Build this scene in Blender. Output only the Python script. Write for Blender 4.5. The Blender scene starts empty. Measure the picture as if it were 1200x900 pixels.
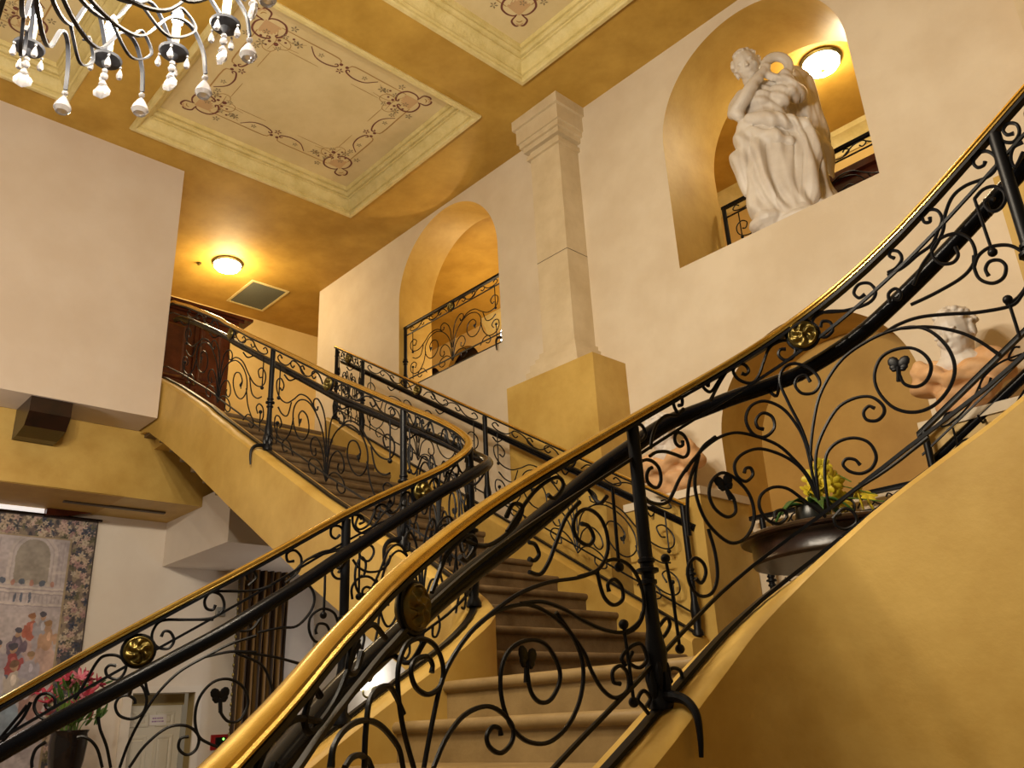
import bpy, bmesh, math, random
import numpy as np
from mathutils import Matrix, Vector
random.seed(7); RNG = np.random.default_rng(7)
SC = bpy.context.scene
COL = SC.collection
PI = math.pi
FRONT_PLAN=[[-1.0,0.35],[-1.18,0.55],[-1.34,0.75],[-1.5,0.95],[-1.66,1.2],[-1.76,1.5],[-1.8,1.8],[-1.8,2.1],[-1.78,2.4],[-1.72,2.66],[-1.58,2.87],[-1.38,2.99],[-1.1,3.04],[-0.7,3.05],[0,3.05],[0.8,3.05],[2.2,3.05]]
LEFT_PLAN=[[-4.3,0.35],[-4.12,0.55],[-3.96,0.75],[-3.8,0.95],[-3.64,1.2],[-3.54,1.5],[-3.5,1.8],[-3.49,2.1],[-3.47,2.45],[-3.46,2.8],[-3.5,3.0],[-3.62,3.1],[-3.85,3.12],[-4.3,3.13],[-5,3.15],[-6,3.18],[-7,3.21],[-7.6,3.23],[-8.0,3.24],[-8.45,3.25],[-9.045,3.255]]
FRONT_ZH=[1.441,1.489,1.542,1.605,1.674,1.743,1.815,1.893,1.979,2.068,2.156,2.242,2.326,2.41,2.495,2.579,2.664,2.75,2.836,2.921,3.002,3.078,3.155,3.237,3.327,3.422,3.519,3.614,3.704,3.791,3.878,3.965,4.052,4.139,4.226,4.313,4.4,4.487,4.574,4.661,4.748]
FRONT_ZB=[0.475,0.52,0.576,0.641,0.711,0.781,0.85,0.927,1.015,1.104,1.191,1.277,1.362,1.447,1.534,1.63,1.733,1.839,1.941,2.035,2.126,2.214,2.293,2.363,2.429,2.508,2.597,2.686,2.774,2.861,2.948,3.035,3.122,3.209,3.296,3.383,3.47,3.556,3.636,3.717,3.798]
LEFT_ZH=[1.33,1.407,1.484,1.563,1.644,1.726,1.813,1.903,1.992,2.081,2.17,2.26,2.352,2.445,2.535,2.62,2.701,2.779,2.862,2.966,3.081,3.194,3.289,3.376,3.459,3.542,3.625,3.711,3.795,3.88,3.964,4.048,4.139,4.231,4.32,4.41,4.499,4.588,4.679,4.767,4.855,4.943,5.036,5.127,5.217,5.307,5.409,5.497,5.581,5.666,5.75,5.835,5.919,5.996,6.073,6.156,6.2,6.204]
LEFT_ZB=[0.38,0.458,0.537,0.617,0.7,0.784,0.872,0.963,1.053,1.143,1.234,1.326,1.419,1.514,1.605,1.698,1.786,1.872,1.962,2.066,2.181,2.294,2.388,2.474,2.556,2.637,2.719,2.804,2.887,2.97,3.054,3.137,3.227,3.317,3.405,3.493,3.581,3.67,3.759,3.847,3.935,4.023,4.116,4.207,4.297,4.387,4.489,4.577,4.661,4.746,4.83,4.915,4.999,5.076,5.153,5.236,5.28,5.284]
FRONT_IRON={"scroll":[[[2.963,0.24],[2.961,0.391],[3.0,0.544],[3.051,0.644],[3.146,0.704],[3.27,0.684],[3.383,0.619],[3.455,0.539],[3.504,0.422],[3.516,0.321],[3.487,0.26],[3.423,0.237],[3.351,0.267],[3.286,0.344],[3.246,0.451],[3.243,0.532],[3.277,0.579],[3.331,0.567],[3.39,0.518],[3.429,0.449],[3.44,0.385],[3.414,0.349],[3.376,0.357],[3.339,0.403],[3.327,0.461]],[[3.371,0.628],[3.463,0.542],[3.547,0.438],[3.604,0.347],[3.662,0.223]],[[3.306,0.668],[3.365,0.652],[3.442,0.608],[3.543,0.518],[3.639,0.427],[3.734,0.352],[3.772,0.352],[3.798,0.366]],[[2.965,0.225],[2.979,0.377],[3.013,0.456],[3.085,0.518],[3.152,0.508],[3.213,0.462],[3.248,0.394],[3.248,0.356],[3.219,0.349],[3.184,0.383],[3.178,0.422],[3.2,0.43],[3.219,0.404]],[[2.994,0.143],[2.997,0.242],[3.006,0.324],[3.026,0.375],[3.069,0.385],[3.125,0.354],[3.174,0.29],[3.19,0.218],[3.168,0.185],[3.129,0.194],[3.09,0.236],[3.071,0.282],[3.087,0.294],[3.115,0.266],[3.129,0.231]],[[3.007,0.146],[3.088,0.152],[3.179,0.139],[3.271,0.133],[3.376,0.137]],[[2.966,0.216],[2.945,0.33],[2.907,0.435],[2.855,0.543],[2.783,0.634],[2.705,0.706],[2.632,0.735],[2.551,0.732],[2.496,0.713],[2.454,0.694]],[[2.529,0.72],[2.503,0.666],[2.49,0.589],[2.511,0.48],[2.554,0.386],[2.612,0.302],[2.668,0.276],[2.71,0.302],[2.724,0.363],[2.71,0.445],[2.664,0.536],[2.617,0.588],[2.569,0.583],[2.55,0.538],[2.567,0.471],[2.613,0.406],[2.65,0.401],[2.651,0.454],[2.632,0.499]],[[2.522,0.712],[2.468,0.645],[2.441,0.55],[2.435,0.448]],[[2.526,0.416],[2.542,0.311],[2.538,0.221],[2.504,0.184],[2.448,0.214],[2.41,0.282],[2.408,0.343],[2.446,0.356],[2.483,0.312],[2.489,0.269],[2.463,0.251],[2.439,0.284]],[[2.96,0.236],[2.935,0.353],[2.895,0.444],[2.838,0.525],[2.776,0.586],[2.712,0.606],[2.675,0.587],[2.678,0.533],[2.709,0.489],[2.74,0.495],[2.737,0.527],[2.717,0.54],[2.708,0.527]],[[2.96,0.302],[2.954,0.473],[2.931,0.585],[2.891,0.688],[2.831,0.764],[2.775,0.78],[2.747,0.737],[2.765,0.662],[2.809,0.615],[2.85,0.624],[2.85,0.676],[2.817,0.719],[2.787,0.709],[2.789,0.673],[2.811,0.649]],[[2.967,0.386],[2.951,0.538],[2.919,0.69],[2.901,0.8],[2.923,0.849],[2.97,0.835],[3.027,0.753],[3.046,0.68],[3.018,0.656],[2.975,0.688],[2.955,0.741],[2.969,0.767],[2.999,0.753],[3.012,0.712]],[[2.979,0.133],[2.918,0.248],[2.865,0.343],[2.81,0.392],[2.761,0.395],[2.747,0.354],[2.766,0.29],[2.807,0.239],[2.842,0.241],[2.834,0.276],[2.804,0.291],[2.798,0.27]],[[3.001,0.108],[3.042,0.117],[3.074,0.076],[3.079,0.029],[3.04,0.033],[3.008,0.073],[3.008,0.11],[3.033,0.103]],[[2.231,0.993],[2.262,0.972],[2.277,0.932],[2.254,0.916],[2.224,0.932]],[[2.713,1.003],[2.665,0.964],[2.611,0.91]],[[2.694,1.0],[2.656,0.97],[2.619,0.946],[2.593,0.975],[2.585,1.01],[2.599,1.017],[2.616,0.996],[2.609,0.976]],[[2.457,0.927],[2.439,0.972],[2.44,1.003],[2.461,1.009],[2.482,0.988],[2.478,0.962],[2.461,0.967]],[[2.294,0.866],[2.309,0.909],[2.343,0.945],[2.391,0.956],[2.444,0.933],[2.484,0.941]],[[2.732,1.017],[2.727,0.97],[2.748,0.92],[2.792,0.877],[2.825,0.889],[2.854,0.937],[2.882,0.978],[2.918,0.981],[2.958,0.956],[2.98,0.895],[2.963,0.868],[2.933,0.882],[2.914,0.921],[2.924,0.94],[2.945,0.926]],[[2.729,0.983],[2.741,1.001],[2.775,0.977],[2.789,0.939],[2.775,0.929],[2.759,0.946]],[[3.184,0.901],[3.117,0.961],[3.068,0.972],[3.057,0.921],[3.093,0.856],[3.128,0.856],[3.126,0.899],[3.099,0.929],[3.087,0.912]],[[3.072,0.999],[3.184,0.901],[3.277,0.845],[3.312,0.861],[3.298,0.921],[3.259,0.958],[3.234,0.942],[3.248,0.901],[3.273,0.894]],[[3.369,0.898],[3.403,0.885],[3.43,0.898],[3.425,0.94],[3.4,0.972],[3.39,0.959],[3.405,0.93]],[[3.367,0.888],[3.424,0.862],[3.485,0.853],[3.543,0.838],[3.575,0.865],[3.598,0.89],[3.592,0.939],[3.565,0.978],[3.537,0.983],[3.538,0.951],[3.556,0.931],[3.56,0.948]],[[3.447,0.753],[3.493,0.796],[3.548,0.815],[3.591,0.846],[3.614,0.9],[3.653,0.933],[3.705,0.919],[3.772,0.869],[3.807,0.863],[3.819,0.899],[3.799,0.957],[3.767,0.987],[3.747,0.974],[3.755,0.939],[3.775,0.922],[3.784,0.929]],[[3.423,0.686],[3.519,0.641],[3.61,0.609],[3.654,0.613],[3.674,0.646],[3.669,0.713],[3.636,0.78],[3.586,0.823],[3.546,0.829],[3.536,0.794],[3.555,0.735],[3.593,0.695],[3.618,0.699],[3.617,0.741]],[[3.352,0.772],[3.356,0.809],[3.382,0.806],[3.398,0.771],[3.388,0.748],[3.369,0.772]],[[3.717,0.839],[3.75,0.84],[3.786,0.811],[3.811,0.757],[3.807,0.717],[3.78,0.712],[3.754,0.741],[3.745,0.783],[3.762,0.785],[3.778,0.762]],[[3.667,0.643],[3.658,0.599],[3.665,0.541],[3.699,0.485],[3.736,0.468],[3.753,0.497],[3.74,0.538],[3.71,0.567],[3.691,0.556],[3.694,0.523]],[[3.656,0.601],[3.682,0.626],[3.726,0.613],[3.778,0.559],[3.811,0.492],[3.822,0.432],[3.802,0.373],[3.762,0.357],[3.72,0.371]],[[3.903,0.817],[3.868,0.795],[3.861,0.838],[3.878,0.867],[3.911,0.851]],[[3.848,0.975],[3.852,0.935],[3.883,0.888],[3.909,0.894],[3.91,0.933],[3.886,0.971],[3.866,0.969],[3.872,0.937],[3.893,0.915]],[[1.148,0.542],[1.102,0.657],[1.078,0.756],[1.083,0.809],[1.119,0.834],[1.183,0.813],[1.245,0.76],[1.277,0.693],[1.265,0.653],[1.211,0.665],[1.158,0.714],[1.137,0.762],[1.158,0.776],[1.205,0.758],[1.231,0.725],[1.228,0.706]],[[1.19,0.514],[1.217,0.569],[1.265,0.653],[1.321,0.689],[1.417,0.708],[1.528,0.697],[1.651,0.647],[1.757,0.557],[1.837,0.455],[1.874,0.35],[1.856,0.268],[1.796,0.225],[1.71,0.232],[1.622,0.29],[1.559,0.369],[1.524,0.459],[1.525,0.533],[1.566,0.567],[1.643,0.55],[1.719,0.495],[1.767,0.412],[1.77,0.36],[1.728,0.336],[1.682,0.356],[1.647,0.404],[1.633,0.469]],[[1.417,0.708],[1.528,0.705],[1.623,0.696],[1.751,0.662],[1.879,0.61],[1.961,0.587]],[[1.883,0.611],[1.975,0.587],[2.027,0.618],[2.031,0.682],[2.002,0.751],[1.947,0.803],[1.895,0.806],[1.877,0.773],[1.896,0.724],[1.939,0.685],[1.967,0.696],[1.948,0.743],[1.915,0.768]],[[1.621,0.666],[1.714,0.622],[1.806,0.552],[1.896,0.465],[1.988,0.386],[2.069,0.334],[2.141,0.32],[2.171,0.337]],[[1.774,0.559],[1.83,0.469],[1.885,0.375],[1.91,0.308],[1.95,0.231],[2.002,0.173],[2.061,0.158],[2.071,0.2],[2.042,0.245],[2.004,0.252],[2.003,0.22],[2.031,0.197]],[[1.23,0.487],[1.284,0.516],[1.361,0.521],[1.452,0.487],[1.518,0.431],[1.563,0.366],[1.556,0.33],[1.511,0.333],[1.468,0.374],[1.455,0.409],[1.479,0.418],[1.508,0.395],[1.514,0.375]],[[1.102,0.573],[1.078,0.634],[1.001,0.72],[0.907,0.785],[0.813,0.818],[0.753,0.817],[0.74,0.786]],[[0.808,0.748],[0.844,0.747],[0.891,0.726],[0.933,0.692],[0.948,0.668]],[[1.97,0.59],[1.98,0.529],[1.998,0.479],[2.036,0.439],[2.079,0.435],[2.079,0.476],[2.047,0.517],[2.016,0.518],[2.018,0.492]],[[2.001,0.598],[2.061,0.576],[2.119,0.529],[2.161,0.463],[2.181,0.384],[2.166,0.328],[2.125,0.313],[2.07,0.329]],[[1.672,0.823],[1.7,0.802],[1.714,0.765],[1.69,0.758],[1.668,0.774]],[[1.665,0.736],[1.714,0.705],[1.756,0.722],[1.795,0.765],[1.847,0.82],[1.915,0.842]],[[2.102,0.253],[2.081,0.233],[2.128,0.186],[2.166,0.189],[2.147,0.247],[2.1,0.272],[2.05,0.267],[2.063,0.232]],[[2.149,0.03],[2.127,0.066],[2.106,0.103],[2.135,0.11],[2.164,0.068],[2.144,0.055]],[[2.205,0.09],[2.225,0.043],[2.275,0.012],[2.315,0.011],[2.317,0.045],[2.278,0.083],[2.252,0.075],[2.271,0.044]],[[2.231,0.246],[2.279,0.251],[2.292,0.218],[2.261,0.203],[2.226,0.214]],[[2.226,0.736],[2.244,0.693],[2.303,0.646],[2.35,0.63],[2.383,0.649],[2.419,0.679],[2.472,0.705],[2.527,0.726],[2.563,0.744],[2.612,0.747]],[[2.285,0.84],[2.321,0.839],[2.368,0.818],[2.412,0.785],[2.455,0.75],[2.48,0.758],[2.483,0.795],[2.468,0.836],[2.442,0.861],[2.423,0.854],[2.424,0.825],[2.442,0.802],[2.457,0.801],[2.459,0.817]],[[2.236,0.843],[2.271,0.833],[2.304,0.806],[2.326,0.769],[2.328,0.727],[2.31,0.708],[2.285,0.721],[2.262,0.752],[2.26,0.779],[2.275,0.794],[2.29,0.793]],[[0.911,0.69],[0.917,0.764],[0.944,0.813],[1.027,0.792],[1.069,0.746],[1.102,0.688]]],"bars":[[[1.784,0.116],[1.919,0.118],[2.065,0.128]],[[2.429,0.16],[2.543,0.161],[2.674,0.165]],[[2.627,0.156],[2.823,0.163],[3.007,0.146],[3.165,0.136],[3.376,0.139]],[[1.968,-0.005],[2.089,-0.003],[2.214,-0.017]]],"rod":[[[3.718,0.84],[3.726,0.591]],[[3.731,0.384],[3.734,0.225]],[[2.079,0.815],[2.076,0.543]],[[2.072,0.355],[2.082,0.204],[2.086,0.11]],[[2.306,0.443],[2.32,0.315],[2.326,0.113]]],"leaf":[[[3.327,0.461],[3.333,0.491]],[[2.631,0.497],[2.624,0.53]],[[1.633,0.469],[1.637,0.495]]],"medal":[[[1.148,0.906]],[[3.017,0.933]]],"ball":[[[3.726,0.589]],[[3.73,0.382]],[[2.076,0.542]],[[2.072,0.357]],[[2.085,0.108]],[[2.306,0.443]],[[2.326,0.113]]],"post":[[[2.212,0.955]],[[3.835,0.978]]]}
LEFT_IRON={"scroll":[[[1.5,0.864],[1.381,0.937],[1.3,0.984],[1.271,0.966],[1.269,0.924],[1.294,0.877],[1.334,0.847],[1.352,0.867],[1.336,0.912],[1.312,0.932],[1.302,0.916]],[[1.017,0.855],[1.047,0.9],[1.076,0.955],[1.103,0.967],[1.149,0.937],[1.183,0.885],[1.179,0.845],[1.155,0.84],[1.123,0.874],[1.113,0.906],[1.126,0.915],[1.149,0.898]],[[0.777,0.85],[0.814,0.88],[0.845,0.907],[0.863,0.95]],[[0.774,0.875],[0.81,0.906],[0.853,0.945]],[[1.011,0.842],[0.979,0.824],[0.937,0.833],[0.897,0.876],[0.877,0.925],[0.887,0.955],[0.916,0.948],[0.944,0.912],[0.949,0.877],[0.927,0.883],[0.914,0.909]],[[1.229,0.778],[1.253,0.745],[1.272,0.682],[1.263,0.638],[1.227,0.638],[1.181,0.682],[1.162,0.732],[1.173,0.757],[1.203,0.745],[1.228,0.712],[1.231,0.693]],[[1.201,0.472],[1.222,0.545],[1.258,0.617],[1.31,0.682],[1.383,0.719],[1.478,0.719],[1.579,0.709],[1.688,0.676]],[[1.478,0.719],[1.581,0.675],[1.692,0.601]],[[1.616,0.652],[1.774,0.527],[1.906,0.407]],[[1.602,0.657],[1.718,0.53],[1.766,0.414],[1.776,0.352]],[[1.695,0.686],[1.797,0.642],[1.874,0.6],[1.936,0.621],[1.958,0.668],[1.944,0.73],[1.905,0.789]],[[1.234,0.449],[1.283,0.499],[1.358,0.515],[1.43,0.472],[1.477,0.402],[1.474,0.353],[1.44,0.353],[1.407,0.4],[1.41,0.436],[1.44,0.424]],[[1.576,0.281],[1.523,0.338],[1.477,0.402],[1.458,0.491],[1.471,0.56],[1.518,0.588],[1.583,0.558],[1.646,0.482],[1.671,0.397],[1.641,0.352],[1.595,0.375],[1.56,0.435],[1.554,0.478]],[[1.171,0.493],[1.148,0.588],[1.119,0.672],[1.106,0.729]],[[1.142,0.514],[1.12,0.592],[1.094,0.645],[1.063,0.683],[1.042,0.694]],[[0.901,0.682],[0.897,0.716],[0.906,0.748],[0.936,0.752]],[[1.587,0.789],[1.617,0.742],[1.666,0.719],[1.699,0.74],[1.732,0.778]],[[1.32,0.976],[1.446,0.898],[1.51,0.872],[1.541,0.895],[1.524,0.955],[1.482,0.994],[1.459,0.973],[1.468,0.933],[1.495,0.909],[1.504,0.925]],[[1.502,0.987],[1.655,0.898],[1.742,0.868]],[[1.639,0.93],[1.673,0.947],[1.657,0.986],[1.629,0.988],[1.638,0.956]],[[1.81,0.842],[1.871,0.859],[1.884,0.914],[1.85,0.973],[1.811,0.98],[1.817,0.94],[1.847,0.923]],[[1.832,0.859],[1.909,0.892],[2.007,0.868],[2.089,0.843]],[[2.108,0.864],[2.102,0.921],[2.076,0.969],[2.036,0.986],[2.032,0.949],[2.057,0.916],[2.079,0.923]],[[1.914,0.892],[1.99,0.886],[2.069,0.856],[2.108,0.864]],[[2.146,0.998],[2.147,0.947],[2.173,0.894],[2.221,0.859],[2.263,0.878],[2.316,0.915],[2.349,0.925]],[[2.151,0.99],[2.193,0.964],[2.209,0.926],[2.183,0.926]],[[2.095,0.789],[2.112,0.732],[2.103,0.694],[2.068,0.71],[2.043,0.753],[2.057,0.778],[2.087,0.751],[2.077,0.733]],[[2.222,0.804],[2.259,0.764],[2.264,0.726],[2.239,0.703],[2.207,0.727],[2.186,0.768],[2.201,0.785]],[[2.151,0.758],[2.182,0.702],[2.234,0.649],[2.297,0.62],[2.346,0.629],[2.362,0.666]],[[2.153,0.557],[2.149,0.616],[2.183,0.644],[2.235,0.624],[2.277,0.572],[2.293,0.514]],[[2.261,0.546],[2.225,0.577],[2.205,0.565],[2.221,0.517],[2.247,0.483]],[[2.084,0.479],[2.058,0.549],[2.0,0.603],[1.944,0.601],[1.937,0.544],[1.967,0.472],[2.015,0.442],[2.04,0.462],[2.022,0.513],[1.983,0.542],[1.97,0.523],[1.974,0.499]]],"rod":[[[2.008,0.782],[2.009,0.68],[2.007,0.57]],[[1.259,0.767],[1.268,0.727],[1.278,0.695]]],"leaf":[[[1.555,0.471],[1.552,0.505]]],"ball":[[[2.006,0.569]]],"medal":[[[1.223,0.908]]],"post":[[[2.111,0.848]]]}
CH_W = 112; WORLD = .14; EXPO = -.08

# ------------------------------------------------------------------ materials
def new_mat(name):
    m = bpy.data.materials.new(name); m.use_nodes = True
    nt = m.node_tree; b = nt.nodes['Principled BSDF']
    return m, nt, b
def plain(name, col, rough=.5, metal=0., **kw):
    m, nt, b = new_mat(name)
    b.inputs['Base Color'].default_value = (*col, 1); b.inputs['Roughness'].default_value = rough
    b.inputs['Metallic'].default_value = metal
    for k, v in kw.items(): b.inputs[k.replace('_', ' ')].default_value = v
    return m
def mottled(name, c1, c2, scale=2.5, rough=.6, bump=.05, fine=60., metal=0., detail=5., spread=(.35, .65)):
    m, nt, b = new_mat(name); N = nt.nodes; L = nt.links
    tc = N.new('ShaderNodeTexCoord'); n1 = N.new('ShaderNodeTexNoise'); n1.inputs['Scale'].default_value = scale
    n1.inputs['Detail'].default_value = detail; n1.inputs['Roughness'].default_value = .62
    r = N.new('ShaderNodeValToRGB'); r.color_ramp.elements[0].position = spread[0]; r.color_ramp.elements[1].position = spread[1]
    r.color_ramp.elements[0].color = (*c1, 1); r.color_ramp.elements[1].color = (*c2, 1)
    L.new(tc.outputs['Object'], n1.inputs['Vector']); L.new(n1.outputs['Fac'], r.inputs['Fac']); L.new(r.outputs['Color'], b.inputs['Base Color'])
    b.inputs['Roughness'].default_value = rough; b.inputs['Metallic'].default_value = metal
    if bump:
        n2 = N.new('ShaderNodeTexNoise'); n2.inputs['Scale'].default_value = fine; n2.inputs['Detail'].default_value = 4
        bp = N.new('ShaderNodeBump'); bp.inputs['Strength'].default_value = bump; bp.inputs['Distance'].default_value = .02
        L.new(tc.outputs['Object'], n2.inputs['Vector']); L.new(n2.outputs['Fac'], bp.inputs['Height']); L.new(bp.outputs['Normal'], b.inputs['Normal'])
    return m
def emitter(name, col, power):
    m, nt, b = new_mat(name)
    b.inputs['Base Color'].default_value = (*col, 1); b.inputs['Emission Color'].default_value = (*col, 1)
    b.inputs['Emission Strength'].default_value = power
    return m
def vcol_mat(name, rough=.85, bump=.15, fine=220.):
    m, nt, b = new_mat(name); N = nt.nodes; L = nt.links
    a = N.new('ShaderNodeVertexColor'); a.layer_name = 'weave'; L.new(a.outputs['Color'], b.inputs['Base Color'])
    b.inputs['Roughness'].default_value = rough
    tc = N.new('ShaderNodeTexCoord'); n2 = N.new('ShaderNodeTexNoise'); n2.inputs['Scale'].default_value = fine
    bp = N.new('ShaderNodeBump'); bp.inputs['Strength'].default_value = bump; bp.inputs['Distance'].default_value = .01
    L.new(tc.outputs['Object'], n2.inputs['Vector']); L.new(n2.outputs['Fac'], bp.inputs['Height']); L.new(bp.outputs['Normal'], b.inputs['Normal'])
    return m
M = {}
M['cream'] = mottled('cream_plaster', (.65, .55, .41), (.73, .64, .50), 1.6, .7, .05, 45)
M['pale'] = mottled('pale_plaster', (.63, .535, .45), (.68, .595, .52), 1.4, .7, .04, 45)
M['hall'] = mottled('yellow_plaster', (.66, .47, .17), (.74, .55, .23), 1.6, .7, .05, 45)
M['white_wall'] = mottled('white_plaster', (.76, .68, .59), (.82, .75, .66), 1.4, .7, .04, 45)
M['ochre'] = mottled('ochre_plaster', (.44, .268, .050), (.61, .415, .112), 2.3, .5, .05, 40, spread=(.28, .72))
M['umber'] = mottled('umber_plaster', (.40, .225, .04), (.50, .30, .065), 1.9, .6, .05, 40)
M['ceil'] = mottled('ochre_ceiling', (.42, .245, .034), (.57, .355, .065), 1.8, .65, .05, 40)
M['mould'] = mottled('cream_moulding', (.64, .53, .22), (.76, .65, .32), 5, .5, .55, 30)
M['fresco'] = mottled('fresco_ground', (.66, .54, .29), (.74, .62, .36), 2.2, .7, .03, 50)
M['fresco_line'] = plain('fresco_umber_line', (.40, .24, .085), .7)
M['fresco_dark'] = plain('fresco_wine', (.17, .055, .04), .7)
M['fresco_rose'] = plain('fresco_rose', (.58, .39, .21), .7)
M['fresco_leaf'] = plain('fresco_sage', (.27, .21, .12), .7)
M['stone'] = mottled('tan_stone', (.20, .13, .05), (.28, .19, .078), 5, .45, .08, 60)
M['carpet'] = mottled('brown_stone_tread', (.13, .083, .040), (.205, .138, .07), 7, .6, .1, 80)
M['column'] = mottled('limestone', (.58, .47, .30), (.68, .57, .39), 3.5, .55, .08, 50)
M['iron'] = plain('black_wrought_iron', (.0035, .004, .006), .42, 0., Specular_IOR_Level=.22)
M['iron_pipe'] = plain('black_painted_pipe', (.0035, .004, .006), .24, 0., Specular_IOR_Level=.14)
M['brass'] = mottled('polished_brass', (.74, .50, .12), (.86, .63, .20), 9, .24, .02, 90, metal=1.)
M['old_brass'] = mottled('antique_brass', (.10, .078, .024), (.27, .205, .066), 10, .44, .08, 120, metal=1.)
M['marble'] = mottled('white_marble', (.62, .57, .52), (.74, .70, .65), 4, .45, .03, 60)
M['terracotta'] = mottled('terracotta_drape', (.62, .35, .16), (.73, .47, .26), 6, .6, .05, 60)
M['mahogany'] = mottled('mahogany', (.05, .010, .005), (.12, .028, .013), 3, .22, .05, 30)
M['dark_wood'] = mottled('dark_walnut', (.007, .0035, .002), (.024, .008, .004), 5, .3, .05, 40)
M['black_gloss'] = plain('black_lacquer', (.012, .009, .009), .12)
M['white_paint'] = plain('white_paint', (.80, .74, .66), .45)
M['door_paint'] = plain('door_paint', (.70, .66, .56), .45)
M['olive'] = plain('olive_reveal', (.33, .25, .10), .6)
M['vent'] = plain('vent_grey', (.12, .13, .10), .6)
M['slot'] = plain('slot_dark', (.10, .075, .05), .6)
M['curtain'] = None
M['crystal'] = plain('cut_crystal', (.62, .62, .66), .08, 0., Transmission_Weight=.6, IOR=1.5)
M['pewter'] = plain('pewter_metal', (.045, .05, .065), .55, .1)
M['candle'] = plain('ivory_candle_sleeve', (.42, .36, .22), .6)
M['bulb'] = emitter('bulb_glow', (.86, .90, 1.), 60)
M['lamp_glow'] = emitter('dome_glow', (1., .88, .62), 45)
M['sconce_glow'] = emitter('sconce_glow', (.92, .95, 1.), 9)
M['pot'] = plain('dark_pot', (.012, .014, .012), .3)
M['leaf'] = plain('leaf_green', (.045, .12, .02), .45)
M['stem'] = plain('stem_green', (.13, .24, .04), .5)
M['yellow'] = plain('orchid_yellow', (.62, .50, .03), .5)
M['pink'] = mottled('lily_pink', (.55, .07, .16), (.82, .34, .42), 30, .5, 0)
M['deep_pink'] = plain('deep_pink', (.42, .04, .08), .5)
M['red_plate'] = plain('red_enamel', (.35, .02, .02), .4)
M['led'] = emitter('green_led', (.25, 1., .12), 3)
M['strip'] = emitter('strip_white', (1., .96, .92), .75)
M['paper'] = plain('paper', (.78, .74, .72), .7)
M['purple_ink'] = plain('purple_ink', (.36, .22, .42), .7)
M['grey_plastic'] = plain('grey_plastic', (.33, .33, .31), .45)
M['floor'] = mottled('floor_stone', (.20, .13, .07), (.30, .20, .11), 3, .3, .03, 40)
def curtain_mat():
    m, nt, b = new_mat('gold_brown_drape'); N = nt.nodes; L = nt.links
    tc = N.new('ShaderNodeTexCoord'); w = N.new('ShaderNodeTexWave'); w.bands_direction = 'Y'; w.inputs['Scale'].default_value = 5.5
    w.inputs['Distortion'].default_value = .25; w.inputs['Detail'].default_value = 1
    r = N.new('ShaderNodeValToRGB'); e = r.color_ramp.elements
    e[0].position = .25; e[0].color = (.030, .014, .005, 1); e[1].position = .75; e[1].color = (.22, .12, .03, 1)
    L.new(tc.outputs['Object'], w.inputs['Vector']); L.new(w.outputs['Fac'], r.inputs['Fac']); L.new(r.outputs['Color'], b.inputs['Base Color'])
    b.inputs['Roughness'].default_value = .6
    return m
M['curtain'] = curtain_mat()
M['tapestry'] = vcol_mat('woven_tapestry')
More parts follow.
